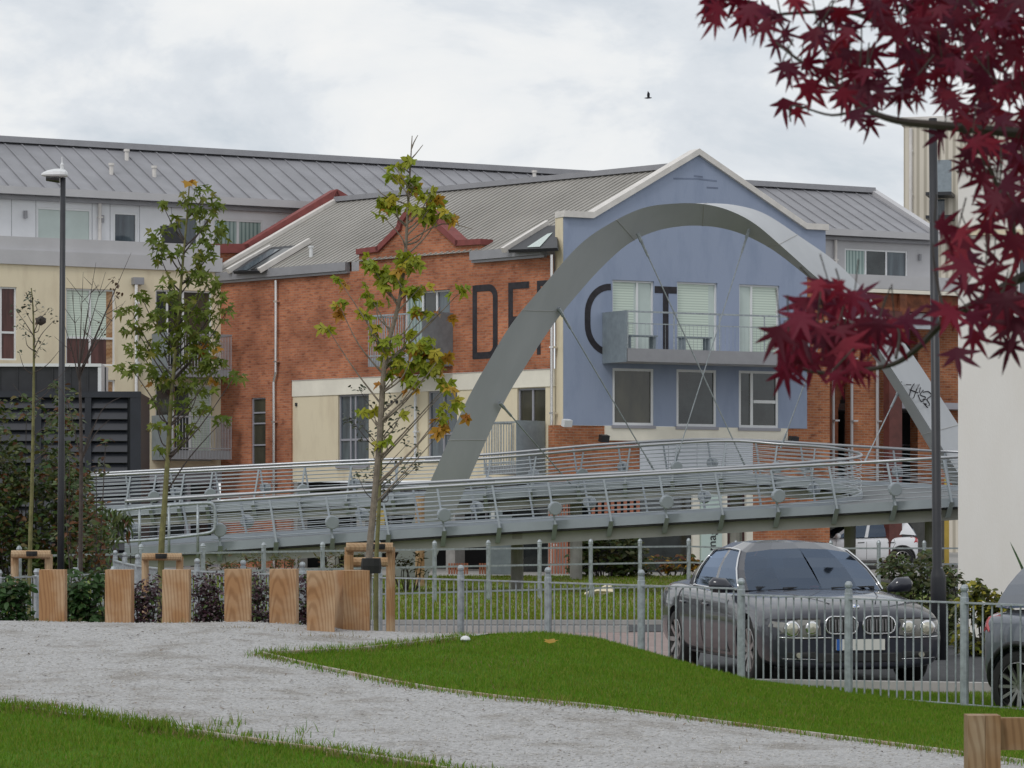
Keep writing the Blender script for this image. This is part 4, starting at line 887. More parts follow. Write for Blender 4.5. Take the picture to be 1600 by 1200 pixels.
for px, py in BB:
    p = hit(px, py)
    for _ in range(46):
        x, y = p.x + random.uniform(-.19, .19), p.y + random.gauss(-.04, .05); h = random.uniform(.02, .09) * random.random(); o.append(xf(Vector((x, y, hgt(x, y))), (.007, h, h), Vector((random.uniform(-.5, .5), random.uniform(-.5, .5), 1))))
props(instances('bollard_weeds', M['drygrass'], bv, bf3, o), kind='stuff')
# ---------------------------------------------------------------- near park fence
pf = thing('park_fence', 'galvanised low park fence with vertical bars and ball topped posts', 'fence', (0, 33, 0))
def fpos(i):
    d = 1 - .0325 * i; px = CX + (-80 + 134.4 * i) / d; Y = 36.4 * d - .25 * max(0, i); return Vector(((px - CX) / F * Y, Y, 0))
posts = [fpos(i) for i in range(9, -3, -1)]
for px, Y in ((380, 40.3), (308, 41.6), (252, 43.4), (215, 45.6), (195, 48), (180, 50.5)): posts.append(Vector(((px - CX) / F * Y, Y, 0)))
left = [(40, 39), (-80, 38)]
FH = 1.06
for i, p in enumerate(posts):
    g = hgt(p.x, p.y) if p.y < 34.4 else 0; g = max(g, -.05) if p.x < 2 else g
    mb = MB(); mb.lathe([(.04, -.1), (.04, FH + .02), (.036, FH + .025), (.036, FH + .06), (.022, FH + .065), (.036, FH + .085), (.038, FH + .105), (.027, FH + .13), (.008, FH + .138)], (p.x, p.y, -.06 if p.x > 2 else 0), 10)
    prt(mb, 'fence_post', 'galv', pf, smooth=False)
for i in range(len(posts) - 1):
    a, b = posts[i], posts[i + 1]; zb = (-.06 if b.x > 2 else 0); d = (b - a); L2 = d.length; n = max(4, round(L2 / .125)); mb = MB(); up = Vector((0, 0, zb))
    mb.beam(a + up + Vector((0, 0, FH - .03)), b + up + Vector((0, 0, FH - .03)), .05, .016); mb.beam(a + up + Vector((0, 0, .10)), b + up + Vector((0, 0, .10)), .05, .012)
    for k in range(1, n): q = a + d * (k / n) + up; mb.tube([q + Vector((0, 0, .04)), q + Vector((0, 0, FH - .04))], .0085, 6)
    prt(mb, 'fence_panel', 'galv', pf)
pf2 = thing('park_fence', 'stretch of low galvanised fence behind the leftmost timber bollards', 'fence', (-8, 41, 0))
pl = [P(px, 1030, Y) * 1 for px, Y in ((178, 41.2), (118, 40.4), (58, 39.6), (-2, 38.8), (-62, 38))]
for p in pl: p.z = 0
for i, p in enumerate(pl):
    mb = MB(); mb.lathe([(.045, -.1), (.045, 1.0), (.03, 1.02), (.048, 1.06), (.03, 1.1)], p, 8); prt(mb, 'fence_post', 'galv', pf2)
    if i:
        a = pl[i - 1]; d = p - a; mb = MB(); n = max(4, round(d.length / .12)); mb.beam(a + Vector((0, 0, 1)), p + Vector((0, 0, 1)), .04, .016)
        for k in range(1, n): q = a + d * (k / n); mb.tube([q, q + Vector((0, 0, .99))], .0085, 5)
        prt(mb, 'fence_panel', 'galv', pf2)
# ---------------------------------------------------------------- three rail fence before the bridge
ef = thing('rail_fence', 'galvanised post and three rail fence on the lawn before the bridge', 'fence', (0, 63, 0))
ps = []
for px in (30, 125, 220, 317, 412, 504, 592, 679, 763, 843, 923, 1000, 1076, 1150, 1223, 1298, 1373, 1444, 1512): 
    Y = 58.5 + (px - 412) / 660 * 9.5 if px < 1100 else 68.4 + (px - 1100) * .001
    ps.append(Vector(((px - CX) / F * Y, Y, .05 if px < 1100 else 0)))
for i, p in enumerate(ps):
    h = 1.12; mb = MB(); mb.lathe([(.042, 0), (.042, h - .03), (.05, h - .02), (.045, h), (.05, h + .02), (.03, h + .06), (.008, h + .075)], p, 8); prt(mb, 'fence_post', 'galv', ef)
    if i:
        mb = MB(); a = ps[i - 1]
        for z in (.18, .68, 1.02): mb.beam(a + Vector((0, 0, z)), p + Vector((0, 0, z)), .03, .035)
        prt(mb, 'rail', 'galv', ef)
# ---------------------------------------------------------------- vegetation
M['bark'] = pmat('grey_bark', (.20, .165, .13), .9, var=.3, scale=12, bump=.3)
M['barkgreen'] = pmat('green_bark', (.15, .145, .055), .8, var=.3, scale=10, bump=.2)
M['barkdk'] = pmat('dark_bark', (.06, .048, .042), .85, var=.3, scale=14)
def polyleaf(pts, fold=.15, droop=.15):   # outline of a leaf lying in XY, stalk at origin, tip along +Y
    v = [(0, .42, 0)] + [(x, y, fold * abs(x) - droop * y * y) for x, y in pts]; n = len(pts)
    return v, [(0, i + 1, (i + 1) % n + 1) for i in range(n)]
maple = polyleaf([(0, 0), (.22, .05), (.48, .12), (.36, .28), (.62, .52), (.30, .52), (.22, .62), (0, 1), (-.22, .62), (-.30, .52), (-.62, .52), (-.36, .28), (-.48, .12), (-.22, .05)])
tulip = polyleaf([(0, 0), (.3, .05), (.5, .25), (.38, .42), (.55, .68), (.3, .72), (.26, .95), (0, .86), (-.26, .95), (-.3, .72), (-.55, .68), (-.38, .42), (-.5, .25), (-.3, .05)], .2, .25)
oval = polyleaf([(0, 0), (.2, .2), (.26, .5), (.15, .8), (0, 1), (-.15, .8), (-.26, .5), (-.2, .2)], .3, .2)
def star(tips, vr, wd, fold, droop):
    tips = sorted(tips); pts = [(0, 0)]
    def pol(a, r): return (math.sin(R(a)) * r, .22 + math.cos(R(a)) * r)
    for i, (a, r) in enumerate(tips):
        for f_, w_ in ((.45, wd), (.72, wd * .62)): pts.append(pol(a - math.degrees(w_ / (r * f_)), r * f_))
        pts.append(pol(a, r))
        for f_, w_ in ((.72, wd * .62), (.45, wd)): pts.append(pol(a + math.degrees(w_ / (r * f_)), r * f_))
        if i < len(tips) - 1: b = (a + tips[i + 1][0]) / 2; pts.append(pol(b, vr))
    v, f = polyleaf(pts[::-1], fold, droop); v[0] = (0, .22, .03); return v, f
TIPS = [(-122, .42), (-80, .72), (-40, .88), (0, .95), (40, .88), (80, .72), (122, .42)]
starA, starB, starC = star(TIPS, .24, .085, .10, .15), star(TIPS, .22, .08, .55, .35), star([(a, r * (.85 if a > 0 else 1.1)) for a, r in TIPS[1:-1]], .24, .09, .3, -.2)
starM = star([(-110, .45), (-55, .85), (0, 1.0), (55, .85), (110, .45)], .30, .16, .35, .35); starP = star([(-105, .5), (-52, .8), (0, .85), (52, .8), (105, .5)], .40, .22, .4, .4)
starl = polyleaf([(0, 0), (.10, .06), (.52, -.14), (.26, .16), (.34, .22), (.82, .34), (.40, .40), (.20, .44), (.10, .62), (0, 1.12), (-.10, .62), (-.20, .44), (-.40, .40), (-.82, .34), (-.34, .22), (-.26, .16), (-.52, -.14), (-.10, .06)], .18, .22)
lance = polyleaf([(0, 0), (.10, .25), (.12, .55), (0, 1), (-.12, .55), (-.10, .25)], .3, .3)
def leafxf(p, s, hang=.5, face=None):
    # tip direction: outwards and down; normal up-ish or facing
    a = random.uniform(0, 6.283); tip = Vector((math.cos(a), math.sin(a), -hang + random.gauss(0, .3))).normalized()
    nrm = Vector((random.gauss(0, .5), random.gauss(0, .5) - (face or 0), 1 - (face or 0) * .6)); nrm = (nrm - tip * nrm.dot(tip)).normalized(); x = tip.cross(nrm)
    mm = np.array([[x.x, tip.x, nrm.x], [x.y, tip.y, nrm.y], [x.z, tip.z, nrm.z]]) * s
    return np.concatenate([mm, np.array(p[:])[:, None]], 1)
def clusters(cl, Y, size, dens=1, hang=.5, face=.3, dj=.7, sv=.3):
    o = []
    for c in cl:
        px, py, rx, ry, n = c[:5]
        for _ in range(max(1, int(n * dens))):
            r = random.random() ** .5; a = random.uniform(0, 6.283); ry_ = rx / F * Y
            o.append(leafxf(P(px + rx * r * math.cos(a), py + ry * r * math.sin(a), Y + random.uniform(-1, 1) * max(ry_, .15) * dj), size * random.uniform(1 - sv, 1 + sv), hang, face))
    return o
def foliage(name, m, par, tpl, xfs, kind=None):
    o = instances(name, M[m], tpl[0], tpl[1], xfs, par); 
    if kind: o['kind'] = kind
    return o
def branches(mb, trunk, targets, Y, r0=.012, spread=.8):
    # trunk: list of (px,py) from base to tip; a limb from the trunk to each cluster
    tw = trunk
    for (px, py, rx) in targets:
        dy = abs(px - np.interp(py, [q[1] for q in tw[::-1]], [q[0] for q in tw[::-1]])); ys_ = min(py + dy * spread + 8, tw[0][1] - 10)
        tx = float(np.interp(ys_, [q[1] for q in tw[::-1]], [q[0] for q in tw[::-1]])); k = random.uniform(-.4, .4) * min(1, rx / 20)
        p0, p2 = P(tx, ys_, Y), P(px, py, Y + k * .6); p1 = p0.lerp(p2, .5) + Vector((random.gauss(0, .03), k * .2, -.04 + random.gauss(0, .02)))
        mb.tube(crv([p0, p1, p2], 4), [r0 * (1 - .75 * i / 8) for i in range(9)], 5, cap=False)
def tree_thing(name, label, base, group=None): return thing(name, label, 'tree', tuple(base), group=group)
# tree stakes
def stakes(px0, px1, py, Y, label, r=.045, tie=None):
    t = thing('tree_stake_frame', label, 'tree stake', ((px0 + px1 - 1600) / 2 / F * Y, Y, 0), group='round timber stake frames tying the young trees')
    for px in (px0 + 4, px1 - 4):
        mb = MB(); x = (px - CX) / F * Y; z = P(0, py + 4, Y).z; mb.tube([(x, Y + .06, -.1), (x, Y + .06, z)], r, 10); part(mb, 'post', 'stake', t)
    mb = MB(); a, b = P(px0, py + 4, Y - .02), P(px1, py + 4, Y - .02); mb.tube([a, b], r * 1.05, 10); part(mb, 'crossbar', 'stake', t)
    if tie:
        mb = MB(); c = P(tie, py + 3, Y - .04); mb.lathe([(.075, -.03), (.08, 0), (.075, .03)], c, 10); part(mb, 'tie', 'rubber', t)
# --- green maple, left
M['lf_maple'] = leaf_mat('maple_leaf', [(.08, .125, .015), (.125, .175, .02), (.16, .20, .025), (.095, .14, .018), (.19, .18, .028)], .5, .42)
M['lf_ochre'] = leaf_mat('ochre_leaf', [(.42, .22, .02), (.34, .12, .02), (.46, .30, .03), (.38, .17, .02)])
cl1 = [(290, 308, 12, 10, 10), (318, 303, 14, 14, 12), (340, 318, 9, 9, 8), (255, 322, 10, 9, 9), (300, 325, 12, 8, 7), (250, 370, 18, 20, 24), (275, 345, 15, 10, 7), (325, 345, 20, 22, 22), (345, 365, 14, 14, 12), (250, 400, 14, 10, 12), (320, 395, 18, 25, 30), (275, 395, 10, 15, 8), (305, 425, 25, 16, 22), (258, 445, 10, 20, 12), (325, 445, 18, 18, 20), (220, 462, 12, 10, 11), (205, 485, 18, 10, 13), (210, 510, 22, 12, 18), (270, 470, 20, 15, 15), (300, 480, 30, 20, 34), (345, 465, 12, 10, 10), (358, 482, 12, 10, 7), (340, 495, 12, 10, 7), (250, 500, 22, 18, 26), (290, 520, 25, 20, 34), (215, 545, 20, 12, 18), (255, 540, 25, 15, 26), (320, 530, 28, 20, 34), (300, 560, 30, 22, 38), (205, 575, 22, 10, 19), (245, 580, 20, 12, 17), (335, 575, 28, 18, 30), (270, 600, 25, 15, 22), (310, 605, 25, 15, 22), (365, 590, 18, 8, 10), (245, 625, 15, 10, 8), (280, 630, 20, 12, 12), (320, 640, 25, 12, 12), (350, 655, 20, 8, 7), (245, 665, 15, 8, 8), (290, 670, 20, 10, 10), (245, 700, 8, 6, 4), (275, 690, 15, 8, 5)]
Y1 = 39; t1 = tree_thing('maple_tree', 'slender young green maple tied to stakes, leftmost leafy tree', (P(252, 1030, Y1).x, Y1, 0))
tr1 = [(250, 1034), (252, 865), (257, 790), (263, 700), (268, 620), (277, 520), (284, 430), (292, 340), (296, 285)]
mb = MB(); mb.tube(crv([P(x, y, Y1) for x, y in tr1], 4), [.043 - .036 * i / 32 for i in range(33)], 8); part(mb, 'trunk', 'barkgreen', t1)
mb = MB(); branches(mb, tr1, [(c[0], c[1], c[2]) for c in cl1], Y1, .013, 1.3); part(mb, 'limbs', 'barkdk', t1)
foliage('foliage', 'lf_maple', t1, starM, clusters(cl1, Y1, .088, 1.3, .6, .5))
foliage('turned_leaves', 'lf_ochre', t1, maple, clusters([(297, 284, 3, 3, 3), (332, 600, 8, 8, 4), (340, 555, 10, 10, 3), (230, 600, 10, 8, 3), (320, 545, 10, 10, 3), (342, 540, 6, 10, 3)], Y1, .11))
stakes(222, 284, 866, Y1, 'timber stake frame tied to the green maple trunk', tie=252)
# --- tulip tree, middle
M['lf_tulip'] = leaf_mat('yellow_green_leaf', [(.16, .23, .015), (.27, .33, .02), (.34, .35, .03), (.20, .26, .02), (.44, .36, .03)], .5, .42)
clg = [(646, 252, 5, 5, 2), (617, 262, 10, 6, 3), (612, 275, 10, 6, 4), (640, 285, 12, 10, 6), (605, 310, 14, 8, 6), (620, 325, 16, 8, 7), (596, 336, 8, 4, 2), (672, 305, 14, 10, 6), (675, 320, 12, 8, 6), (692, 332, 12, 10, 5), (670, 338, 12, 8, 5), (645, 328, 20, 6, 4), (577, 410, 14, 12, 8), (595, 425, 14, 10, 7), (640, 400, 14, 8, 6), (645, 412, 16, 12, 8), (530, 437, 8, 6, 2), (530, 476, 10, 8, 4), (572, 455, 10, 10, 5), (600, 440, 12, 10, 6), (620, 435, 12, 10, 6), (660, 445, 10, 10, 4), (640, 455, 12, 8, 5), (720, 455, 12, 10, 5), (570, 490, 8, 8, 3), (590, 470, 14, 10, 5), (652, 485, 8, 6, 3), (672, 487, 10, 8, 3), (511, 512, 10, 4, 2), (590, 520, 16, 14, 8), (600, 540, 14, 10, 6), (645, 530, 30, 14, 14), (660, 545, 25, 14, 12), (640, 565, 28, 16, 14), (670, 565, 22, 14, 10), (620, 560, 14, 12, 6), (615, 585, 12, 10, 4), (655, 590, 25, 12, 9), (672, 577, 10, 8, 4), (700, 600, 14, 8, 4), (710, 630, 12, 9, 5), (690, 645, 14, 10, 4), (570, 640, 8, 4, 2), (585, 645, 6, 8, 2), (605, 690, 12, 10, 4), (627, 645, 6, 3, 1)]
clo = [(645, 292, 6, 5, 2), (612, 318, 8, 5, 2), (705, 343, 8, 5, 2), (674, 312, 8, 5, 2), (543, 446, 7, 3, 2), (531, 485, 8, 8, 4), (685, 490, 8, 6, 2), (706, 492, 6, 6, 2), (655, 484, 6, 5, 2), (690, 555, 12, 6, 4), (645, 608, 12, 5, 3), (692, 580, 8, 6, 2), (699, 606, 6, 5, 2), (725, 650, 9, 6, 2), (690, 662, 14, 9, 5), (688, 676, 5, 8, 2), (618, 580, 8, 5, 2), (665, 540, 20, 12, 3), (592, 600, 5, 5, 1), (635, 420, 14, 6, 3), (668, 552, 14, 10, 3)]
Y2 = 34; t2 = tree_thing('tulip_tree', 'tall thin tree with yellow green and orange leaves and a bare top', (P(573, 1030, Y2).x, Y2, 0))
tr2 = [(572, 1050), (576, 885), (583, 800), (592, 700), (598, 600), (606, 540), (624, 470), (633, 400), (637, 330), (640, 280), (642, 245), (644, 212)]
mb = MB(); mb.tube(crv([P(x, y, Y2) for x, y in tr2], 4), [.041 - .037 * i / 44 for i in range(45)], 8); part(mb, 'trunk', 'bark', t2)
mb = MB(); branches(mb, tr2, [(c[0], c[1], c[2]) for c in clg + clo[::3]], Y2, .012, 1.1)
for a in (((641, 250), (650, 240), (661, 226)), ((643, 232), (647, 222), (653, 211)), ((639, 262), (632, 252), (629, 246)), ((637, 320), (600, 305), (590, 295)), ((634, 380), (690, 350), (738, 358)), ((640, 270), (629, 262), (622, 262))):
    mb.tube(crv([P(x, y, Y2) for x, y in a], 3), [.009 - .001 * i for i in range(7)], 4)
part(mb, 'limbs', 'bark', t2)
foliage('foliage', 'lf_tulip', t2, starP, clusters(clg, Y2, .115, 1.35, .6, .6)); foliage('turned_leaves', 'lf_ochre', t2, starP, clusters(clo, Y2, .12, 1.2, .6, .6))
mb = MB(); mb.tube([P(545, 878, 34.4), P(606, 878, 34.4)], .052, 10); mb.tube([P(545, 868, 34.2), P(545, 1030, 34.2)], .05, 10); sfr = thing('tree_stake_frame', 'short timber stake with a thick crossbar behind the nearest bollards', 'tree stake', (-1.6, 34, 0)); part(mb, 'post_and_bar', 'stake', sfr)
mb = MB(); mb.lathe([(.10, -.08), (.11, 0), (.10, .08)], P(580, 884, 33.85), 10); part(mb, 'tie', 'rubber', sfr)
# --- sapling beside it
M['lf_dark'] = leaf_mat('small_dark_leaf', [(.03, .04, .02), (.05, .06, .03), (.07, .085, .05), (.10, .12, .08)], .35, .15)
Y3 = 34.8; t3 = tree_thing('sapling', 'thin green stemmed sapling with small dark leaves next to the tall thin tree', (P(588, 1030, Y3).x, Y3, 0))
cl3 = [(545, 650, 12, 10, 14), (560, 660, 16, 10, 18), (575, 680, 18, 12, 20), (585, 700, 14, 12, 18), (560, 605, 14, 6, 10), (578, 640, 10, 14, 12), (610, 640, 12, 14, 14), (620, 665, 18, 10, 14), (640, 640, 18, 8, 12), (640, 690, 12, 10, 12), (650, 705, 10, 5, 6), (625, 720, 16, 10, 12), (580, 735, 18, 12, 24), (560, 745, 12, 8, 10), (605, 750, 14, 10, 14), (640, 735, 18, 8, 14), (655, 725, 12, 8, 10), (605, 765, 8, 6, 6), (590, 670, 14, 12, 14), (608, 622, 8, 12, 10)]
tr3 = [(588, 1040), (588, 890), (592, 800), (596, 700), (600, 620), (603, 560)]
mb = MB(); mb.tube(crv([P(x, y, Y3) for x, y in tr3], 4), [.03 - .022 * i / 20 for i in range(21)], 7); part(mb, 'trunk', 'barkgreen', t3)
mb = MB(); branches(mb, tr3, [(c[0], c[1], c[2]) for c in cl3], Y3, .008, .9); part(mb, 'limbs', 'barkdk', t3)
foliage('foliage', 'lf_dark', t3, oval, clusters(cl3, Y3, .05, 1.2, .2, .4))
stakes(541, 614, 851, 35.2, 'timber stake frame tied to the thin green sapling', .05, tie=592)
# --- bare-ish trees left
Y4 = 40; t4 = tree_thing('young_tree', 'slim young tree with few small leaves, leftmost of all trees', (P(48, 1030, Y4).x, Y4, 0))
tr4 = [(46, 1040), (47, 860), (50, 760), (52, 650), (53, 560), (52, 490), (49, 450)]
cl4 = [(48, 460, 10, 12, 16), (55, 475, 10, 10, 12), (40, 485, 12, 10, 14), (75, 485, 12, 8, 14), (62, 500, 6, 6, 5), (30, 505, 12, 12, 10), (40, 525, 12, 8, 10), (70, 530, 14, 8, 9), (60, 548, 14, 8, 7), (25, 485, 8, 12, 10), (30, 550, 10, 6, 4), (85, 500, 6, 6, 5)]
mb = MB(); mb.tube(crv([P(x, y, Y4) for x, y in tr4], 4), [.032 - .026 * i / 24 for i in range(25)], 7); part(mb, 'trunk', 'barkgreen', t4)
mb = MB(); branches(mb, tr4, [(c[0], c[1], c[2]) for c in cl4], Y4, .008, 1.2); branches(mb, tr4, [(95, 545, 5), (110, 570, 5), (85, 600, 5), (20, 600, 5), (85, 690, 5), (100, 640, 5)], Y4, .008, .7); part(mb, 'limbs', 'barkdk', t4)
foliage('foliage', 'lf_dark', t4, oval, clusters(cl4, Y4, .055, 1, .2, .4))
stakes(18, 79, 862, Y4, 'timber stake frame at the far left in front of the dark shrub', .05, tie=50)
Y5 = 44; t5 = tree_thing('bare_tree', 'bare twiggy tree in front of the black louvred box', (P(126, 1000, Y5).x, Y5, 0)); tr5 = [(125, 1010), (126, 850), (127, 720), (126, 640), (124, 570)]
mb = MB(); mb.tube(crv([P(x, y, Y5) for x, y in tr5], 4), [.035 - .018 * i / 16 for i in range(17)], 7); part(mb, 'trunk', 'barkdk', t5)
mb = MB()
for tx, ty in ((165, 425), (190, 430), (150, 410), (205, 395), (112, 450), (196, 470), (140, 480), (172, 500), (98, 500), (130, 425)):
    a, b = P(124, 575 + random.uniform(-10, 30), Y5), P(tx, ty, Y5 + random.uniform(-.6, .6)); m_ = a.lerp(b, .4) + Vector(((tx - 124) * .0006, 0, .12)); mb.tube(crv([a, m_, b], 5), [.011 - .0009 * i for i in range(11)], 5, cap=False)
    for _ in range(3):
        f = random.uniform(.4, .9); q = a.lerp(b, f); mb.tube([q, q + Vector((random.gauss(0, .12), random.gauss(0, .1), random.uniform(.08, .3)))], [.005, .002], 4, cap=False)
for tx, ty in ((190, 620), (172, 655), (150, 660), (80, 600)): mb.tube(crv([P(127, 720, Y5), P((127 + tx) / 2, ty + 22, Y5), P(tx, ty, Y5)], 4), [.009 - .0008 * i for i in range(9)], 4, cap=False)
part(mb, 'limbs', 'barkdk', t5)
M['lf_brown'] = leaf_mat('brown_leaf', [(.06, .03, .015), (.10, .05, .02), (.05, .04, .02)])
foliage('last_leaves', 'lf_brown', t5, oval, clusters([(180, 445, 10, 12, 16), (186, 460, 8, 6, 8), (60, 500, 5, 5, 3), (150, 520, 14, 20, 8)], Y5, .06))
mb = MB(); tv_, tf_ = icos(); nest = instances('bird_nest', M['barkdk'], tv_, tf_, [xf(P(64, 501, 40), (.075, .075, .065))]); props(nest, 'small round brown ball of twigs in the leftmost slim tree', 'nest')
# --- shrubs
M['lf_shrub'] = leaf_mat('dark_shrub_leaf', [(.03, .055, .012), (.045, .075, .016), (.065, .10, .02), (.035, .06, .014), (.10, .115, .026)], .4, .2)
M['lf_rust'] = leaf_mat('rusty_leaf', [(.10, .035, .015), (.15, .06, .02), (.07, .03, .015), (.18, .09, .025)])
M['lf_purple'] = leaf_mat('purple_leaf', [(.035, .012, .02), (.055, .018, .03), (.03, .012, .016), (.08, .045, .055), (.14, .10, .11)], .35, .2)
M['lf_green'] = leaf_mat('fresh_shrub_leaf', [(.03, .07, .02), (.045, .10, .03), (.06, .12, .035), (.025, .055, .018)])
M['lf_yellow'] = leaf_mat('variegated_leaf', [(.42, .36, .04), (.22, .24, .03), (.08, .12, .02), (.48, .42, .06), (.05, .08, .015)])
M['lf_olive'] = leaf_mat('olive_leaf', [(.045, .06, .018), (.07, .085, .025), (.11, .12, .04), (.03, .045, .012), (.16, .14, .07)])
M['lf_weed'] = leaf_mat('weed_leaf', [(.09, .10, .02), (.13, .11, .03), (.06, .09, .02), (.16, .10, .03)])
def shrub(name, label, cl, Y, mats, size, tpl=oval, dens=1, group=None, dj=1, stems=True, z0=0, hang=.2):
    cx = sum(c[0] for c in cl) / len(cl); t = thing(name, label, 'shrub', ((cx - CX) / F * Y, Y, z0), group=group)
    if stems:
        mb = MB(); base = Vector(((cx - CX) / F * Y, Y, z0 - .05))
        for c in cl:
            b = base + Vector((((c[0] - cx) / F * Y) * .5, random.uniform(-.1, .1), 0)); e_ = P(c[0], c[1], Y); mb.tube(crv([b, b.lerp(e_, .5) + Vector((random.gauss(0, .05), 0, .05)), e_], 3), [.016 - .0018 * i for i in range(7)], 5, cap=False)
        part(mb, 'stems', 'barkdk', t)
    k = len(mats); xs_ = clusters(cl, Y, size, dens, hang, .45, dj); random.shuffle(xs_)
    w = [m_[1] for m_ in mats]; tot = sum(w); i = 0
    for m_, ww in mats:
        j = i + int(len(xs_) * ww / tot); foliage('foliage', m_, t, tpl, xs_[i:j]); i = j
    return t
big = []
for _ in range(88):
    x = random.uniform(-40, 150); top = 600 + 45 * math.sin(x * .05 + .6) + max(0, x - 80) * 1.3; y = top + (890 - top) * random.random() ** .62; big.append((x, y, 26, 20, 56))
shrub('large_shrub', 'large dark green shrub filling the left edge behind the stakes', big, 58, [('lf_shrub', 7), ('lf_green', 1), ('lf_olive', 2.6), ('lf_weed', 1.6), ('lf_rust', 1.3)], .125, oval, 1.25, dj=2.2)
cl = [(110, 690, 20, 30, 40), (150, 730, 22, 20, 26), (115, 760, 30, 30, 60), (140, 800, 34, 26, 80), (120, 840, 40, 30, 90), (160, 840, 26, 24, 50), (100, 640, 16, 16, 14), (165, 690, 12, 8, 8), (150, 870, 30, 14, 40)]
shrub('autumn_shrub', 'rusty orange and green shrub beside the black lamp post', cl, 52, [('lf_rust', 2.6), ('lf_shrub', 2.4), ('lf_olive', 1.4)], .10, oval, 1.5, dj=1.4)
shrub('drooping_shrub', 'dark drooping leafy branch reaching over the ramp end', [(165, 800, 20, 10, 30), (185, 805, 20, 10, 40), (180, 825, 26, 14, 40), (200, 818, 10, 14, 16), (165, 850, 20, 20, 30), (180, 870, 10, 20, 10)], 56, [('lf_shrub', 4), ('lf_rust', .8)], .2, lance, 1, hang=1.2)
for i, (px, w_, c, lab) in enumerate(((18, 26, 'lf_green', 'low green shrub at the left edge of the bollard row'), (135, 38, 'lf_green', 'fresh green low shrub between the two leftmost bollards'), (228, 26, 'lf_purple', 'purple low shrub between the second and third bollards'), (325, 32, 'lf_purple', 'dense purple low shrub left of the wavy grained bollard'), (408, 22, 'lf_purple', 'narrow purple low shrub right of the wavy grained bollard'), (470, 14, 'lf_purple', 'sliver of purple low shrub left of the nearest bollard'))):
    cs = [(px + random.uniform(-w_, w_) * .8, random.uniform(905, 1000), 18, 18, 34 if c == 'lf_purple' else 26) for _ in range(int(w_ * .65) + 3)]
    shrub('low_shrub', lab, cs, 33 + random.uniform(-.3, .3), [(c, 4), ('lf_olive' if c == 'lf_green' else 'lf_shrub', .8)], .05 if c == 'lf_purple' else .085, oval, 1.5, group='low shrubs behind the bollards', dj=1)
cs = [(random.uniform(1385, 1492), 0, 0, 0, 0) for _ in range(46)]
cs = [(x, random.uniform(872 + 10 * math.sin(x * .06), 1000), 18, 16, 52) for x, *_ in cs]
shrub('laurel_shrub', 'olive green shrub behind the dark saloon and the right lamp post', cs, 42.5, [('lf_olive', 4), ('lf_shrub', 3)], .085, oval, 1, dj=1.5)
cs = [(x, random.uniform(912 + .12 * abs(x - 1525), 1020), 15, 14, 34) for x in np.random.default_rng(3).uniform(1503, 1580, 34)]
shrub('variegated_shrub', 'yellow and green variegated shrub against the cream wall', cs, 40, [('lf_yellow', 3), ('lf_olive', 2)], .10, oval, 1, dj=1.2)
cs = [(random.uniform(895, 1010), 0, 0, 0, 0) for _ in range(40)]
cs = [(x, random.uniform(826 + .3 * abs(x - 960), 898), 16, 14, 34) for x, *_ in cs]
shrub('border_shrub', 'dark olive shrub under the bridge before the slatted screens', cs, 86, [('lf_olive', 3), ('lf_shrub', 3), ('lf_weed', 1)], .17, oval, 1, dj=1.2)
cs = [(x, random.uniform(872, 890), 12, 7, 16) for x in np.random.default_rng(4).uniform(1008, 1085, 18)]
shrub('weed_clump', 'orange brown weeds by the shopfront under the bridge', cs, 88, [('lf_ochre', 1), ('lf_weed', 2), ('lf_rust', 1)], .15, oval, 1)
for (a, b, lab) in ((320, 385, 'rough weeds on the lawn below the ramp foot'), (395, 470, 'rough low weeds left of the twin stakes'), (500, 560, 'small weedy plants behind the nearest bollards'), (612, 660, 'leafy green weeds at the foot of the arch')):
    cs = [(random.uniform(a, b), random.uniform(868, 900), 12, 8, 14) for _ in range(int((b - a) / 4))]
    shrub('weed_clump', lab, cs, 62 if a < 600 else 70, [('lf_weed', 2), ('lf_olive', 1.5), ('lf_rust', .5)], .11, lance, 1, group='weed clumps on the lawn', hang=-.6, z0=.05)
ph = thing('flax_plant', 'spiky green flax blade at the right edge above the grey car', 'plant', (P(1640, 1030, 37).x, 37, 0)); mb = MB()
for tx, ty in ((1578, 846), (1590, 925), (1620, 830), (1660, 840), (1690, 870), (1640, 815), (1600, 940)):
    b = P(1640, 1030, 37); e_ = P(tx, ty, 37 + random.uniform(-.3, .3)); m_ = b.lerp(e_, .5) + Vector((.0, 0, .15)); pl = crv([b, m_, e_], 5)
    for i in range(len(pl) - 1):
        w0, w1 = .045 * (1 - i / 10) ** .6, .045 * (1 - (i + 1) / 10) ** .6; x = Vector((.8, .6, 0)); mb.face([pl[i] - x * w0, pl[i] + x * w0, pl[i + 1] + x * w1, pl[i + 1] - x * w1])
part(mb, 'blades', 'lf_green', ph)
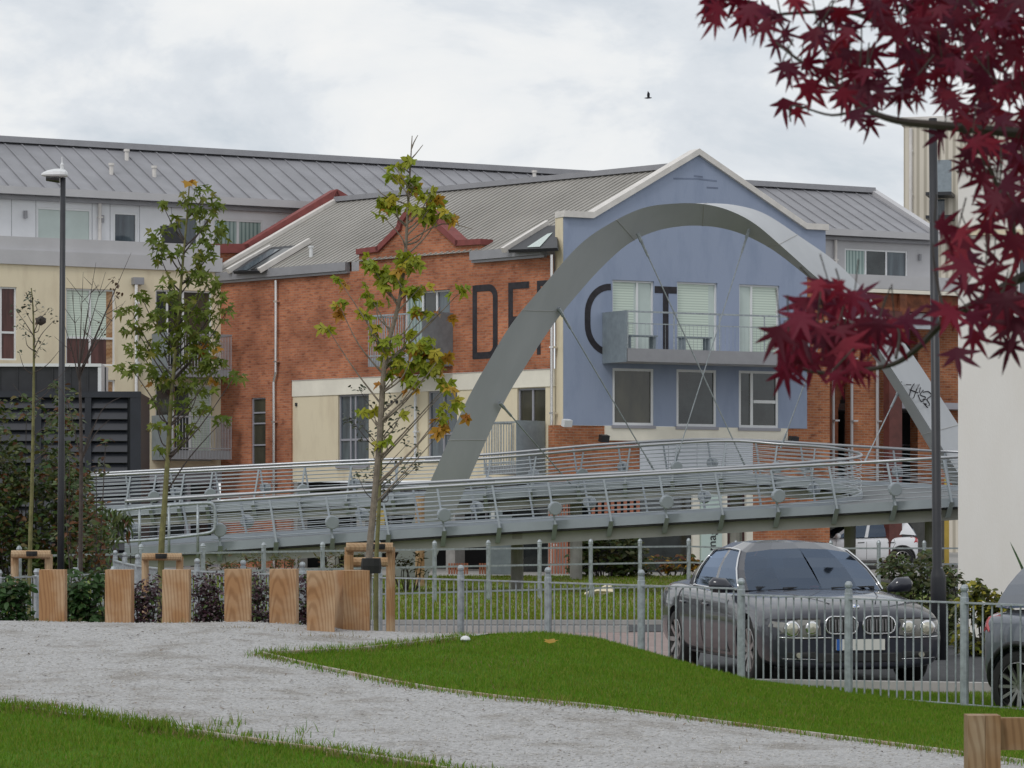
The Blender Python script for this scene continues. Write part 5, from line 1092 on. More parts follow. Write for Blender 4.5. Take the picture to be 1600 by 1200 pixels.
# --- red maple overhead, near
M['lf_red'] = leaf_mat('crimson_leaf', [(.085, .003, .016), (.155, .005, .024), (.115, .005, .022), (.25, .010, .028), (.11, .008, .034), (.07, .003, .015)], .6, .4)
clr = [(1100, 12, 12, 16, 3), (1150, 35, 40, 30, 15), (1200, 50, 20, 18, 7), (1210, 78, 10, 10, 3), (1245, 12, 12, 12, 3), (1300, 45, 20, 16, 6), (1330, 70, 18, 14, 6), (1270, 70, 12, 10, 4), (1295, 95, 22, 14, 8), (1235, 120, 20, 16, 6), (1255, 152, 16, 10, 5), (1225, 183, 8, 6, 2), (1335, 110, 28, 18, 11), (1352, 140, 26, 18, 10), (1300, 125, 14, 14, 4), (1340, 165, 28, 16, 10), (1378, 172, 18, 16, 6), (1330, 192, 8, 8, 2), (1362, 212, 4, 6, 1), (1243, 195, 4, 8, 1), (1362, 15, 26, 18, 10), (1400, 30, 30, 25, 13), (1440, 30, 35, 25, 15), (1430, 80, 28, 28, 14), (1470, 70, 35, 30, 16), (1500, 30, 35, 25, 13), (1540, 40, 35, 35, 18), (1580, 30, 30, 35, 16), (1590, 90, 25, 30, 13), (1540, 100, 30, 30, 16), (1490, 120, 30, 30, 16), (1450, 125, 22, 22, 10), (1430, 160, 24, 18, 9), (1480, 165, 25, 22, 11), (1530, 160, 30, 30, 13), (1580, 150, 25, 25, 11), (1500, 203, 28, 16, 9), (1550, 200, 30, 22, 11), (1590, 210, 18, 26, 8), (1522, 232, 18, 14, 6), (1480, 228, 8, 10, 2), (1560, 250, 28, 16, 9), (1512, 270, 16, 12, 5), (1530, 296, 12, 12, 3), (1585, 275, 18, 16, 6), (1575, 318, 22, 14, 6), (1592, 345, 12, 12, 4), (1560, 335, 18, 12, 4), (1548, 358, 14, 14, 3), (1456, 372, 5, 6, 1), (1500, 392, 22, 10, 4), (1510, 428, 18, 12, 4), (1505, 465, 14, 12, 3), (1300, 470, 26, 14, 8), (1332, 490, 32, 16, 10), (1272, 490, 16, 12, 5), (1262, 528, 36, 18, 14), (1302, 540, 36, 22, 16), (1350, 530, 30, 20, 12), (1388, 515, 20, 14, 6), (1240, 548, 16, 12, 6), (1222, 535, 6, 6, 2), (1212, 580, 4, 6, 1), (1262, 576, 20, 12, 6), (1320, 585, 20, 12, 6), (1222, 600, 3, 6, 1), (1300, 612, 4, 8, 1), (1350, 592, 10, 8, 2), (1402, 538, 8, 8, 1), (1470, 495, 10, 16, 3), (1500, 508, 18, 12, 5), (1560, 480, 28, 16, 9), (1590, 490, 18, 16, 6), (1545, 503, 18, 12, 4), (1510, 543, 20, 8, 3), (1592, 520, 10, 10, 3), (1577, 552, 6, 8, 1), (1488, 572, 8, 8, 1), (1562, 440, 24, 18, 4), (1590, 400, 14, 20, 4)]
# keep some space round the picture edge: the crown goes on beyond the frame
for _ in range(70): clr.append((random.uniform(1630, 1900), random.uniform(-150, 420), 40, 35, 9))
for _ in range(50): clr.append((random.uniform(1120, 1620), random.uniform(-220, -20), 40, 35, 9))
YR = 5.6; tR = tree_thing('red_maple', 'near red leaved tree whose crimson branches hang into the top right corner', (3.6, 7.2, .2))
def hang_leaf(p, s):
    tip = Vector((random.gauss(0, .55), random.gauss(-.15, .35), -1 + random.gauss(0, .35))).normalized(); nrm = Vector((random.gauss(0, .45), -1, random.uniform(-.1, .9))); nrm = (nrm - tip * nrm.dot(tip)).normalized(); x = tip.cross(nrm)
    mm = np.array([[x.x, tip.x, nrm.x], [x.y, tip.y, nrm.y], [x.z, tip.z, nrm.z]]) * s; return np.concatenate([mm, np.array(p[:])[:, None]], 1)
o = []; stalk = MB()
for px, py, rx, ry, n in clr:
    for _ in range(max(1, round(n * .68))):
        r = random.random() ** .5; a = random.uniform(0, 6.283); s = random.uniform(.036, .064) * (.88 if py < 330 else 1.05); p = P(px + rx * r * math.cos(a), py + ry * r * math.sin(a) - 26, YR + random.uniform(-.4, .4))
        o.append(hang_leaf(p, s)); 
        if random.random() < .35: stalk.tube([p, p + Vector((random.gauss(0, .015), random.gauss(0, .01), random.uniform(.03, .06)))], [.0012, .0014], 4, cap=False)
random.shuffle(o); n3 = len(o) // 3
foliage('foliage', 'lf_red', tR, starA, o[:n3]); foliage('foliage', 'lf_red', tR, starB, o[n3:2 * n3]); foliage('foliage', 'lf_red', tR, starC, o[2 * n3:]); part(stalk, 'leaf_stalks', 'barkdk', tR)['kind'] = 'stuff'
mb = MB()
def br(pts, r0, r1, dy=0):
    pl = crv([P(x, y, YR + dy + i * .03) for i, (x, y) in enumerate(pts)], 6); n = len(pl); mb.tube(pl, [r0 + (r1 - r0) * i / (n - 1) for i in range(n)], 6)
br([(1900, 330), (1720, 385), (1600, 432), (1540, 466), (1478, 500), (1432, 545), (1385, 572), (1280, 582), (1215, 560)], .012, .0025)
br([(1900, 120), (1700, 150), (1580, 135), (1500, 110), (1420, 70), (1340, 22), (1250, 20), (1150, 30)], .012, .002, .1)
br([(1900, 230), (1700, 215), (1560, 205), (1470, 196), (1400, 188), (1350, 168), (1290, 118), (1250, 95), (1212, 66)], .012, .002, -.1)
br([(1500, 196), (1540, 250), (1570, 320), (1590, 380)], .005, .002, -.1); br([(1400, 560), (1405, 520), (1390, 500)], .003, .0015); br([(1350, 168), (1300, 180), (1240, 165), (1235, 190)], .003, .0015, -.05)
br([(1478, 500), (1462, 430), (1457, 380)], .0035, .0015); br([(1560, 455), (1600, 500), (1560, 560)], .003, .0012)
part(mb, 'limbs', 'barkdk', tR)
mb = MB(); mb.tube(crv([Vector((3.6, 7.2, .1)), Vector((3.5, 7.1, 1.4)), Vector((2.6, 6.4, 2.5)), Vector((1.23, 5.65, 2.62))], 6), [.09 - .0044 * i for i in range(19)], 9); mb.tube(crv([Vector((3.5, 7.1, 1.4)), Vector((3.55, 7.2, 3)), Vector((3.6, 7.3, 4.6))], 5), [.07 - .006 * i for i in range(11)], 8); mb.tube(crv([Vector((2.9, 6.6, 2.2)), Vector((2.1, 6.0, 2.3)), Vector((1.22, 5.6, 2.34))], 4), [.04 - .003 * i for i in range(9)], 7)
part(mb, 'trunk', 'bark', tR)
# ---------------------------------------------------------------- cars
from mathutils.bvhtree import BVHTree
M['paint_dark'] = pmat('grey_metallic_paint', (.030, .032, .044), .4, .0, var=0, coat=.85, spec=.15)
M['paint_white'] = pmat('white_car_paint', (.74, .75, .78), .35, 0, var=.02, scale=2, coat=.8)
M['paint_grey'] = pmat('slate_car_paint', (.14, .155, .185), .35, .3, var=.03, scale=2, coat=1)
M['chrome'] = pmat('chrome_trim', (.75, .75, .76), .12, 1, var=.02)
M['plastic'] = pmat('black_plastic', (.02, .02, .021), .55, var=.1)
M['plategrey'] = pmat('number_plate_white', (.62, .62, .58), .45, var=.03)
M['plateblue'] = pmat('plate_blue', (.03, .12, .42), .4, var=.03)
M['lampred'] = pmat('red_lamp', (.45, .03, .04), .2, coat=1, var=.05)
M['lampglass'] = pmat('headlamp_housing', (.20, .195, .18), .15, .2, coat=1, var=.15, scale=9)
M['lens'] = pmat('headlamp_lens', (.55, .53, .44), .10, .35, coat=1, var=.2, scale=20)
M['alloy'] = pmat('alloy_rim', (.42, .41, .41), .3, .85, var=.08)
M['seat'] = pmat('dark_leather', (.022, .024, .03), .6, var=.15)
m = bpy.data.materials.new('car_glass'); m.use_nodes = True; M['cglass'] = m; t = m.node_tree; t.nodes.clear()
o_ = N(t, 'ShaderNodeOutputMaterial'); tr_ = N(t, 'ShaderNodeBsdfTransparent'); tr_.inputs[0].default_value = (.30, .345, .37, 1); gl = N(t, 'ShaderNodeBsdfGlossy'); gl.inputs['Roughness'].default_value = .03; gl.inputs['Color'].default_value = (.62, .76, 1, 1)
fr = N(t, 'ShaderNodeFresnel'); fr.inputs[0].default_value = 2.0; ms = N(t, 'ShaderNodeMixShader'); t.links.new(fr.outputs[0], ms.inputs[0]); t.links.new(tr_.outputs[0], ms.inputs[1]); t.links.new(gl.outputs[0], ms.inputs[2]); t.links.new(ms.outputs[0], o_.inputs[0])
def car(name, label, loc, rz, sp):
    T = thing(name, label, 'car', loc, rz); pm = sp['paint']
    def pl(mb, n, m, par=None, **k): return mb.build(n, M[m], par or T, local=True, **k)
    # lofted shell
    bm = bmesh.new(); rings = []
    for (y, w_, zb, zm, zs, zt) in sp['st']:
        h = [(0, zb), (w_ * .80, zb), (w_ * .965, zb + .09), (w_, zm), (w_ * .985, zs - .09), (w_ * .93, zs), (w_ * .72, zs + (zt - zs) * .72), (w_ * .36, zt - .004), (0, zt)]
        full = h + [(-x, z) for x, z in h[-2:0:-1]]; rings.append([bm.verts.new((x, y, z)) for x, z in full])
    n = len(rings[0])
    for a, b in zip(rings, rings[1:]):
        for j in range(n): bm.faces.new((a[j], a[(j + 1) % n], b[(j + 1) % n], b[j]))
    for r in (rings[0][::-1], rings[-1]):
        k = n // 2
        for j in range(1, k): bm.faces.new((r[j - 1] if j > 1 else r[0], r[j], r[n - j], r[(n - j + 1) % n])) if j > 1 else bm.faces.new((r[0], r[1], r[n - 1]))
        bm.faces.new((r[k - 1], r[k], r[k + 1]))
    bmesh.ops.recalc_face_normals(bm, faces=bm.faces); me = bpy.data.meshes.new('tmp'); bm.to_mesh(me); bm.free(); ob = bpy.data.objects.new('tmp', me); COL.objects.link(ob)
    ob.modifiers.new('s', 'SUBSURF').levels = 2; cut = []
    for yy in sp['axles']:
        c = MB(); c.tube([(-1.2, yy, sp['r']), (-.60, yy, sp['r'])], sp['r'] + .045, 28); c.tube([(.60, yy, sp['r']), (1.2, yy, sp['r'])], sp['r'] + .045, 28)
        co = c.build('cut', M['plastic']); cut.append(co); b = ob.modifiers.new('b', 'BOOLEAN'); b.object = co; b.operation = 'DIFFERENCE'; b.solver = 'EXACT'
    bpy.context.view_layer.update(); dg = bpy.context.evaluated_depsgraph_get(); me2 = bpy.data.meshes.new_from_object(ob.evaluated_get(dg)); me2.name = 'body'
    for x in cut + [ob]: bpy.data.objects.remove(x)
    me2.materials.clear(); body = link_mesh('body', me2, M[pm], T, True, True)
    try: me2.set_sharp_from_angle(angle=R(40))
    except Exception: pass
    bvh = BVHTree.FromPolygons([v.co.copy() for v in me2.vertices], [tuple(p.vertices) for p in me2.polygons])
    def pr(u, z, ax, off=.006):
        o, d = {'f': ((u, -5, z), (0, 1, 0)), 'r': ((u, 5, z), (0, -1, 0)), 'R': ((-3, u, z), (1, 0, 0)), 'L': ((3, u, z), (-1, 0, 0)), 't': ((u, z, 3), (0, 0, -1))}[ax]
        hit_ = bvh.ray_cast(Vector(o), Vector(d)); return (hit_[0] + hit_[1] * off) if hit_[0] is not None else None
    def patch(poly, ax, name, m, off=.006, par=None, rings_=4, smooth=True):
        cu, cz = sum(p[0] for p in poly) / len(poly), sum(p[1] for p in poly) / len(poly); mb = MB(); prev = None
        for k in range(rings_ + 1):
            t = k / rings_; cur = [pr(cu + (u - cu) * t, cz + (z - cz) * t, ax, off if k < rings_ else off * .4) for u, z in poly]
            if any(c is None for c in cur): cur = prev
            if k == 1: 
                c0 = pr(cu, cz, ax, off)
                for j in range(len(poly)): mb.face([c0, cur[j], cur[(j + 1) % len(poly)]])
            elif k > 1 and cur is not prev:
                for j in range(len(poly)): jj = (j + 1) % len(poly); mb.face([prev[j], cur[j], cur[jj], prev[jj]])
            prev = cur
        return pl(mb, name, m, par, smooth=smooth)
    def line(poly, ax, name, m, r=.005, par=None, closed=False, off=.002):
        pts = []
        q = poly + ([poly[0]] if closed else [])
        for i in range(len(q) - 1):
            for k in range(6): t = k / 6; pts.append(pr(q[i][0] + (q[i + 1][0] - q[i][0]) * t, q[i][1] + (q[i + 1][1] - q[i][1]) * t, ax, off))
        pts.append(pr(*q[-1], ax, off)); pts = [p for p in pts if p is not None]
        if len(pts) > 1: mb = MB(); mb.tube(pts, r, 6); return pl(mb, name, m, par, smooth=True)
    # greenhouse: belt outline to roof outline, strips of body and glass
    kinds = sp['band']; B, Rf = sp['belt'], sp['roof']; acc = {}
    def strip_pts(s):
        rows = []
        for k in range(5):
            t = k / 4; rows.append([Vector((s * (b[0] + (r[0] - b[0]) * t), b[1] + (r[1] - b[1]) * t, b[2] + (r[2] - b[2]) * t)) + Vector((s * .035 * math.sin(math.pi * t) * (1 if .3 < b[0] else .3), 0, .012 * math.sin(math.pi * t))) for b, r in zip(B, Rf)])
        return rows
    for s in (1, -1):
        rows = strip_pts(s)
        for i, kd in enumerate(kinds):
            key = kd if kd in 'WR' else ('P' if kd == 'P' else kd + ('l' if s > 0 else 'r')); key = key + str(s * (i + 1)) if key == 'P' else key; mb = acc.setdefault(key, MB())
            for k in range(4): mb.face([rows[k][i], rows[k][i + 1], rows[k + 1][i + 1], rows[k + 1][i]][::1 if s > 0 else -1])
        if 'trim' in sp:
            tr = [rows[0][i] for i in sp['trim']] + [rows[j][sp['trim'][-1]] for j in (1, 2, 3, 4)] + [rows[4][i] for i in sp['trim'][::-1]] + [rows[j][sp['trim'][0]] for j in (3, 2, 1, 0)]
            mb = MB(); mb.tube([p + Vector((s * .012, 0, .004)) for p in tr], .011, 6); pl(mb, 'window_trim', 'chrome', smooth=True)
    nm = {'W': 'windscreen', 'R': 'rear_window', 'P': 'pillars'}
    for k, mb in acc.items(): pl(mb, 'pillar' if k[0] == 'P' else nm.get(k, 'side_window'), pm if k[0] == 'P' else 'cglass', smooth=True)
    mb = MB(); full = [Vector(p) for p in Rf] + [Vector((-p[0], p[1], p[2])) for p in Rf[-2:0:-1]]; c = Vector((0, sum(p.y for p in full) / len(full), sp['top'])); prev = full; nf = len(full)
    for f_, dz in ((.72, .75), (.4, .95), (.12, 1)):
        cur = [Vector((c.x + (p.x - c.x) * f_, c.y + (p.y - c.y) * f_, p.z + (sp['top'] - p.z) * dz)) for p in full]
        for j in range(nf): mb.face([prev[j], prev[(j + 1) % nf], cur[(j + 1) % nf], cur[j]])
        prev = cur
    mb.face(prev); pl(mb, 'roof', pm, smooth=True)
    # interior
    mb = MB(); zb = B[0][2]; mb.box(-.66, .66, B[1][1] + .15, B[-1][1] - .25, zb - .02, zb + .025); pl(mb, 'interior_floor', 'seat')
    for sx in (-.36, .36):
        for yy in sp['seats']:
            mb = MB(); mb.lathe([(.10, 0), (.14, .12), (.13, .2), (.05, .22)], (sx, yy, zb + .12), 10); mb.lathe([(.25, -.1), (.27, .05), (.2, .16), (.05, .18)], (sx, yy + .02, zb), 10); pl(mb, 'seat', 'seat', smooth=True)
    mb = MB(); mb.tube([(-.36 + .18 * math.cos(a * .524), sp['seats'][0] - .42 + .05 * math.sin(a * .524), zb + .02 + .14 * math.sin(a * .524)) for a in range(13)], .018, 6); pl(mb, 'steering_wheel', 'plastic', smooth=True)
    mb = MB(); wy = Rf[0][1]; mb.tube([(-.12, wy + .0, Rf[0][2] - .12), (-.08, wy, Rf[0][2] - .11), (.08, wy, Rf[0][2] - .11), (.12, wy, Rf[0][2] - .12)], [.015, .04, .04, .015], 8); pl(mb, 'interior_mirror', 'plastic', smooth=True)
    # wheels
    for yy in sp['axles']:
        for s in (1, -1):
            r = sp['r']; x1 = s * (sp['hw'] - .02); x0 = s * (sp['hw'] - .24); mb = MB(); d = (x1 - x0)
            mb.tube([(x0, yy, r), (x0 + d * .1, yy, r), (x0 + d * .85, yy, r), (x1, yy, r), (x1 - d * .02, yy, r)], [r * .9, r, r, r * .93, r * .70], 28, cap=False); mb.tube([(x0 + d * .5, yy, r), (x0 + d * .52, yy, r)], r * .72, 20)
            wh = pl(mb, 'wheel', 'rubber', smooth=True); g = MB(); rr = r * .70
            g.tube([(x0 + d * .4, yy, r), (x1 - d * .06, yy, r), (x1 - d * .01, yy, r)], [rr * .98, rr, rr * .93], 24, cap=False); g.tube([(x1 - d * .25, yy, r), (x1 - d * .1, yy, r)], [rr * .22, rr * .2], 12)
            for k in range(sp.get('spokes', 10)):
                a = 6.2832 * k / sp.get('spokes', 10); p = Vector((x1 - d * .16, yy + rr * .15 * math.cos(a), r + rr * .15 * math.sin(a))); q = Vector((x1 - d * .07, yy + rr * .95 * math.cos(a), r + rr * .95 * math.sin(a))); g.beam(p, q, sp.get('spw', .04), .035, (1, 0, 0))
            pl(g, 'rim', 'alloy', wh)
    # mirrors, doors, handles
    for s in (1, -1):
        mb = MB(); x = s * (sp['hw'] + .02); y = B[2][1] + .12; z = B[2][2] + .03; mb.tube([(x - s * .12, y + .02, z - .03), (x, y, z + .02), (x + s * .11, y + .015, z + .03), (x + s * .15, y + .03, z + .03)], [.03, .085, .085, .04], 10); mi = pl(mb, 'door_mirror', pm, smooth=True)
        ax = 'L' if s > 0 else 'R'
        for dl in sp['doors']: line(dl, ax, 'door_gap', 'plastic', .005)
        for yy in sp['handles']: line([(yy, sp['hz']), (yy + .2, sp['hz'] + .01)], ax, 'door_handle', sp.get('hm', 'chrome'), .013, off=.012)
        line(sp['sill'], ax, 'side_moulding', 'plastic', .015)
    return T, pl, patch, line, pr, body
DK = dict(paint='paint_dark', hw=.97, r=.345, axles=(-1.62, 1.37), top=1.488, seats=(.12, 1.0), spokes=9, spw=.05,
  st=[(-2.515, .66, .22, .40, .58, .66), (-2.505, .80, .19, .40, .63, .72), (-2.45, .90, .17, .42, .69, .785), (-2.30, .955, .16, .46, .745, .84), (-2.0, .985, .16, .5, .80, .90), (-1.5, .99, .17, .54, .86, .955), (-1.0, .99, .18, .56, .905, .99), (-.4, .985, .18, .56, .93, .965), (.6, .985, .18, .56, .945, .975), (1.4, .98, .18, .56, .965, 1.0), (1.95, .955, .2, .56, .97, 1.045), (2.3, .89, .24, .54, .95, 1.04), (2.46, .80, .28, .52, .88, .98), (2.52, .66, .32, .5, .78, .86)],
  belt=[(0, -1.20, .975), (.42, -1.13, .975), (.74, -.93, .955), (.80, -.80, .955), (.81, .10, .955), (.81, .20, .955), (.80, 1.08, .97), (.77, 1.42, .985), (.66, 1.78, 1.02), (.36, 1.92, 1.035), (0, 1.95, 1.035)],
  roof=[(0, -.36, 1.40), (.32, -.345, 1.39), (.575, -.27, 1.355), (.60, -.16, 1.375), (.615, .18, 1.395), (.615, .27, 1.395), (.59, .95, 1.365), (.565, 1.08, 1.355), (.53, 1.17, 1.35), (.3, 1.22, 1.36), (0, 1.23, 1.365)],
  band='WWPSPTPPRR', trim=(3, 4, 5, 6), doors=([(-.86, .30), (-.90, .55), (-.86, .90)], [(.15, .30), (.15, .92)], [(1.12, .62), (1.2, .80), (1.16, .94)], [(-.86, .30), (1.0, .30)]), handles=(-.12, .86), hz=.78, hm='paint_dark', sill=[(-1.15, .24), (.95, .24)])
T, pl, patch, line, pr, body = car('saloon_car', 'dark grey metallic saloon with twin oval chrome grilles parked behind the park fence', (3.08, 35.5, 0), R(11.8), DK)
def rrect(x0, x1, z0, z1, r=.04, n=4, sl=0):
    o = []
    for cx_, cz_, a in ((x1 - r, z1 - r, 0), (x0 + r, z1 - r, 90), (x0 + r, z0 + r, 180), (x1 - r, z0 + r, 270)):
        for k in range(n + 1): o.append((cx_ + r * math.cos(R(a + 90 * k / n)), cz_ + r * math.sin(R(a + 90 * k / n))))
    return [(x, z + sl * abs(x)) for x, z in o]
for s in (1, -1):
    k_ = [(s * x, z) for x, z in rrect(.03, .375, .545, .715, .075)]
    g = patch(k_, 'f', 'kidney_grille', 'plastic', .012); line(k_, 'f', 'chrome_ring', 'chrome', .0095, g, True, .012)
    mb = MB()
    for j in range(9): x = s * (.072 + j * .033); a, b = pr(x, .565, 'f', .022), pr(x, .685, 'f', .022); mb.beam(a, b, .010, .02, (0, 1, 0))
    pl(mb, 'grille_slats', 'alloy', g)
    h_ = [(s * x, z) for x, z in ((.42, .53), (.64, .505), (.86, .54), (.925, .615), (.90, .675), (.66, .69), (.425, .69))]
    hl = patch(h_, 'f', 'headlight', 'lampglass', .010)
    for x, z, r in ((.52, .605, .072), (.73, .598, .084)):
        c = pr(s * x, z, 'f', .0); mb = MB(); mb.tube([c + Vector((0, .02, 0)), c + Vector((0, -.022, 0)), c + Vector((0, -.03, 0)), c + Vector((0, -.024, 0))], [r, r, r * .86, r * .5], 18); pl(mb, 'lamp_ring', 'chrome', hl, smooth=True)
        mb = MB(); mb.tube([c + Vector((0, -.02, 0)), c + Vector((0, -.032, 0)), c + Vector((0, -.040, 0))], [r * .84, r * .7, r * .3], 16); pl(mb, 'lens', 'lens', hl, smooth=True)
    line([(s * .43, .698), (s * .65, .70), (s * .89, .686)], 'f', 'headlight_brow', 'plastic', .008)
    patch([(s * x, z) for x, z in ((.46, .29), (.78, .30), (.80, .36), (.46, .36))], 'f', 'side_intake', 'plastic', .008)
    c = pr(s * .66, .325, 'f', .02); mb = MB(); mb.tube([c + Vector((0, .02, 0)), c + Vector((0, -.012, 0))], .03, 10); pl(mb, 'fog_lamp', 'lens')
    line([(s * .30, .505), (s * .60, .50), (s * .86, .51)], 'f', 'bumper_strip', 'chrome', .009)
    line([(s * .45, .28), (s * .82, .29)], 'f', 'bumper_strip', 'chrome', .004)
    mb = MB(); mb.tube([pr(s * .25, -2.25, 't', .002), pr(s * .42, -1.8, 't', .004), pr(s * .58, -1.15, 't', .002)], .008, 5); pl(mb, 'bonnet_crease', 'paint_dark', smooth=True)
patch([(-.45, .25), (.45, .25), (.45, .345), (-.45, .345)], 'f', 'lower_intake', 'plastic', .008)
c = pr(0, .43, 'f', .015); mb = MB(); mb.box(-.26, .26, c.y - .012, c.y + .03, .375, .487); p_ = pl(mb, 'number_plate', 'plategrey'); mb = MB(); mb.box(-.262, -.205, c.y - .016, c.y - .0125, .374, .488); pl(mb, 'plate_strip', 'plateblue', p_)
c = pr(0, -2.36, 't', .003); nn = Vector((0, -.45, .89))
for k, mm in enumerate(('plateblue', 'white', 'plateblue', 'white')):
    mb = MB(); q = [c + nn * .008] + [c + nn * .008 + Vector((.031 * math.cos(R(90 * k + a)), .031 * math.sin(R(90 * k + a)) * .89, .031 * math.sin(R(90 * k + a)) * .45)) for a in range(0, 91, 15)]; mb.face(q); pl(mb, 'badge', mm)
mb = MB(); mb.tube([c + nn * .006 + Vector((.037 * math.cos(a * .393), .037 * math.sin(a * .393) * .89, .037 * math.sin(a * .393) * .45)) for a in range(17)], .007, 5); pl(mb, 'badge_ring', 'chrome')
mb = MB(); mb.tube([(-.10, -1.08, .99), (-.04, -1.07, .995), (.0, -1.07, .99)], .018, 6); pl(mb, 'red_object', 'lampred')
for x in (-.42, .12):
    mb = MB(); mb.beam((x, -1.16, .985), (x + .52, -1.02, .995), .02, .015); pl(mb, 'wiper', 'plastic')
HB = dict(paint='paint_white', hw=.89, r=.335, axles=(-1.3, 1.27), top=1.60, seats=(.0, .85), spokes=10, spw=.035,
  st=[(-2.1, .5, .34, .5, .62, .72), (-2.07, .66, .27, .5, .68, .80), (-1.97, .80, .23, .54, .76, .88), (-1.7, .87, .2, .56, .84, .95), (-1.2, .89, .2, .6, .9, 1.01), (-.6, .89, .2, .6, .93, .98), (.3, .89, .2, .6, .95, .98), (1.2, .89, .2, .6, .98, 1.0), (1.6, .87, .24, .6, 1.0, 1.03), (1.75, .80, .3, .6, .97, 1.0), (1.80, .66, .36, .58, .88, .92)],
  belt=[(0, -1.15, 1.0), (.40, -1.08, .995), (.70, -.85, .975), (.76, -.70, .975), (.77, .12, .98), (.77, .22, .98), (.75, 1.02, 1.02), (.72, 1.3, 1.08), (.64, 1.72, 1.05), (.36, 1.80, 1.03), (0, 1.82, 1.03)],
  roof=[(0, -.25, 1.50), (.30, -.23, 1.49), (.54, -.15, 1.455), (.57, -.03, 1.47), (.59, .25, 1.49), (.59, .33, 1.49), (.57, .95, 1.47), (.55, 1.1, 1.45), (.50, 1.47, 1.44), (.3, 1.55, 1.45), (0, 1.57, 1.455)],
  band='WWPSPTPPRR', doors=([(-.75, .32), (-.8, .6), (-.74, .93)], [(.17, .32), (.17, .95)], [(.95, .62), (1.05, .8), (1.0, .97)]), handles=(-.1, .82), hz=.82, hm='plastic', sill=[(-.9, .27), (.85, .27)])
def hatch_extra(T, pl, patch, line, pr, sp):
    for s in (1, -1):
        patch([(s * x, z) for x, z in ((.55, .80), (.80, .80), (.82, 1.0), (.62, 1.02))], 'r', 'tail_lamp', 'lampred', .012)
        a = 'L' if s > 0 else 'R'; patch([(1.60, .80), (1.77, .80), (1.77, .97), (1.66, 1.0)], a, 'tail_lamp', 'lampred', .010)
        patch([(s * x, z) for x, z in ((.42, .70), (.72, .72), (.76, .82), (.5, .80))], 'f', 'headlight', 'lampglass', .01)
        for yy in sp['axles']: 
            q = [(yy + (sp['r'] + .06) * math.cos(R(t)), sp['r'] + (sp['r'] + .06) * math.sin(R(t))) for t in range(0, 181, 15)]; line(q, a, 'arch_trim', 'plastic', .028)
car_w = car('hatchback_car', 'white hatchback parked under the building behind the bridge columns', (10.62, 98.5, .04), R(-88), HB); hatch_extra(*car_w[:5], HB)
HG = dict(HB, paint='paint_grey', spokes=12, spw=.028); ct, st_ = math.cos(R(42)), math.sin(R(42)); wx, wy = 4.66, 29.2
car_g = car('hatchback_car', 'slate grey car at the right edge with a red tail lamp and alloy wheel', (wx + .80 * ct + 1.27 * st_, wy + .80 * st_ - 1.27 * ct, -.13), R(42), HG); hatch_extra(*car_g[:5], HG)
# ---------------------------------------------------------------- lamp posts
def lamp_head(t, c, s):
    mb = MB(); k = [(-.02, .05), (.02, .10), (.10, .125), (.22, .12), (.34, .09), (.42, .05), (.45, .02)]; n = 12; rings = []
    for x, r in k:
        rings.append([c + Vector((-x * s, math.cos(a * 6.2832 / n) * r * s, (math.sin(a * 6.2832 / n) * r * (.9 if math.sin(a * 6.2832 / n) > 0 else .45) + .02) * s)) for a in range(n)])
    for a, b in zip(rings, rings[1:]):
        for j in range(n): mb.face([a[j], a[(j + 1) % n], b[(j + 1) % n], b[j]])
    mb.face(rings[0]); mb.face(rings[-1]); h = part(mb, 'lantern', 'white', t, smooth=True)
    mb = MB(); mb.tube([c + Vector((-.12 * s, 0, -.04 * s)), c + Vector((-.36 * s, 0, -.03 * s))], [.09 * s, .06 * s], 10); part(mb, 'lens', 'glass', h)
    mb = MB(); mb.lathe([(.035 * s, .1 * s), (.03 * s, .18 * s), (.035 * s, .2 * s), (.012 * s, .24 * s), (.008 * s, .34 * s)], c + Vector((-.08 * s, 0, 0)), 8); part(mb, 'sensor', 'white', h)
YL = 50; lt = thing('street_lamp', 'black lamp post with a pale lantern head against the cream building', 'street lamp', (P(95, 980, YL).x, YL, 0))
mb = MB(); mb.tube([P(94.5, 980, YL), P(95.5, 760, YL), P(98.5, 278, YL)], [.06, .052, .042], 10); part(mb, 'pole', 'black', lt, smooth=True); lamp_head(lt, P(104, 275, YL), .88)
YQ = 39; rt = thing('street_lamp', 'tall black lamp post in front of the rusty steel frame, thicker at its foot', 'street lamp', (P(1467, 1030, YQ).x, YQ, 0))
mb = MB(); mb.tube([P(1467, 1032, YQ), P(1466, 903, YQ), P(1465.5, 898, YQ), P(1464.5, 885, YQ), P(1457.5, 185, YQ)], [.098, .096, .09, .058, .05], 12); part(mb, 'pole', 'black', rt, smooth=True)
mb = MB(); mb.lathe([(.075, -.06), (.07, .0), (.06, .05)], P(1465.3, 893, YQ), 12); part(mb, 'collar', 'galv', rt)
# ---------------------------------------------------------------- small things
def text_mesh(txt, m, name, par, mat4):
    cu = bpy.data.curves.new('txt', 'FONT'); cu.body = txt; cu.size = 1; cu.extrude = .006; ob = bpy.data.objects.new('txt', cu); COL.objects.link(ob)
    bpy.context.view_layer.update(); me = bpy.data.meshes.new_from_object(ob.evaluated_get(bpy.context.evaluated_depsgraph_get())); bpy.data.objects.remove(ob)
    me.materials.clear(); me.transform(mat4); return link_mesh(name, me, M[m], par)
M['mint'] = pmat('pale_mint_sign', (.52, .64, .60), .5, var=.04, scale=1, coord='UV')
sg = thing('shop_sign', 'tall pale mint sign with dark vertical lettering under the bridge', 'sign', tuple(BW.pt(BW.s_at(1110), .4, .05)))
mb = MB(); BW.box(mb, BW.s_at(1095), BW.s_at(1127), .3, BW.z(1110, 764), -.05, .04); part(mb, 'panel', 'mint', sg)
a_ = BW.s_at(1118.5, .05); b_ = BW.z(1110, 861); sc_ = .40
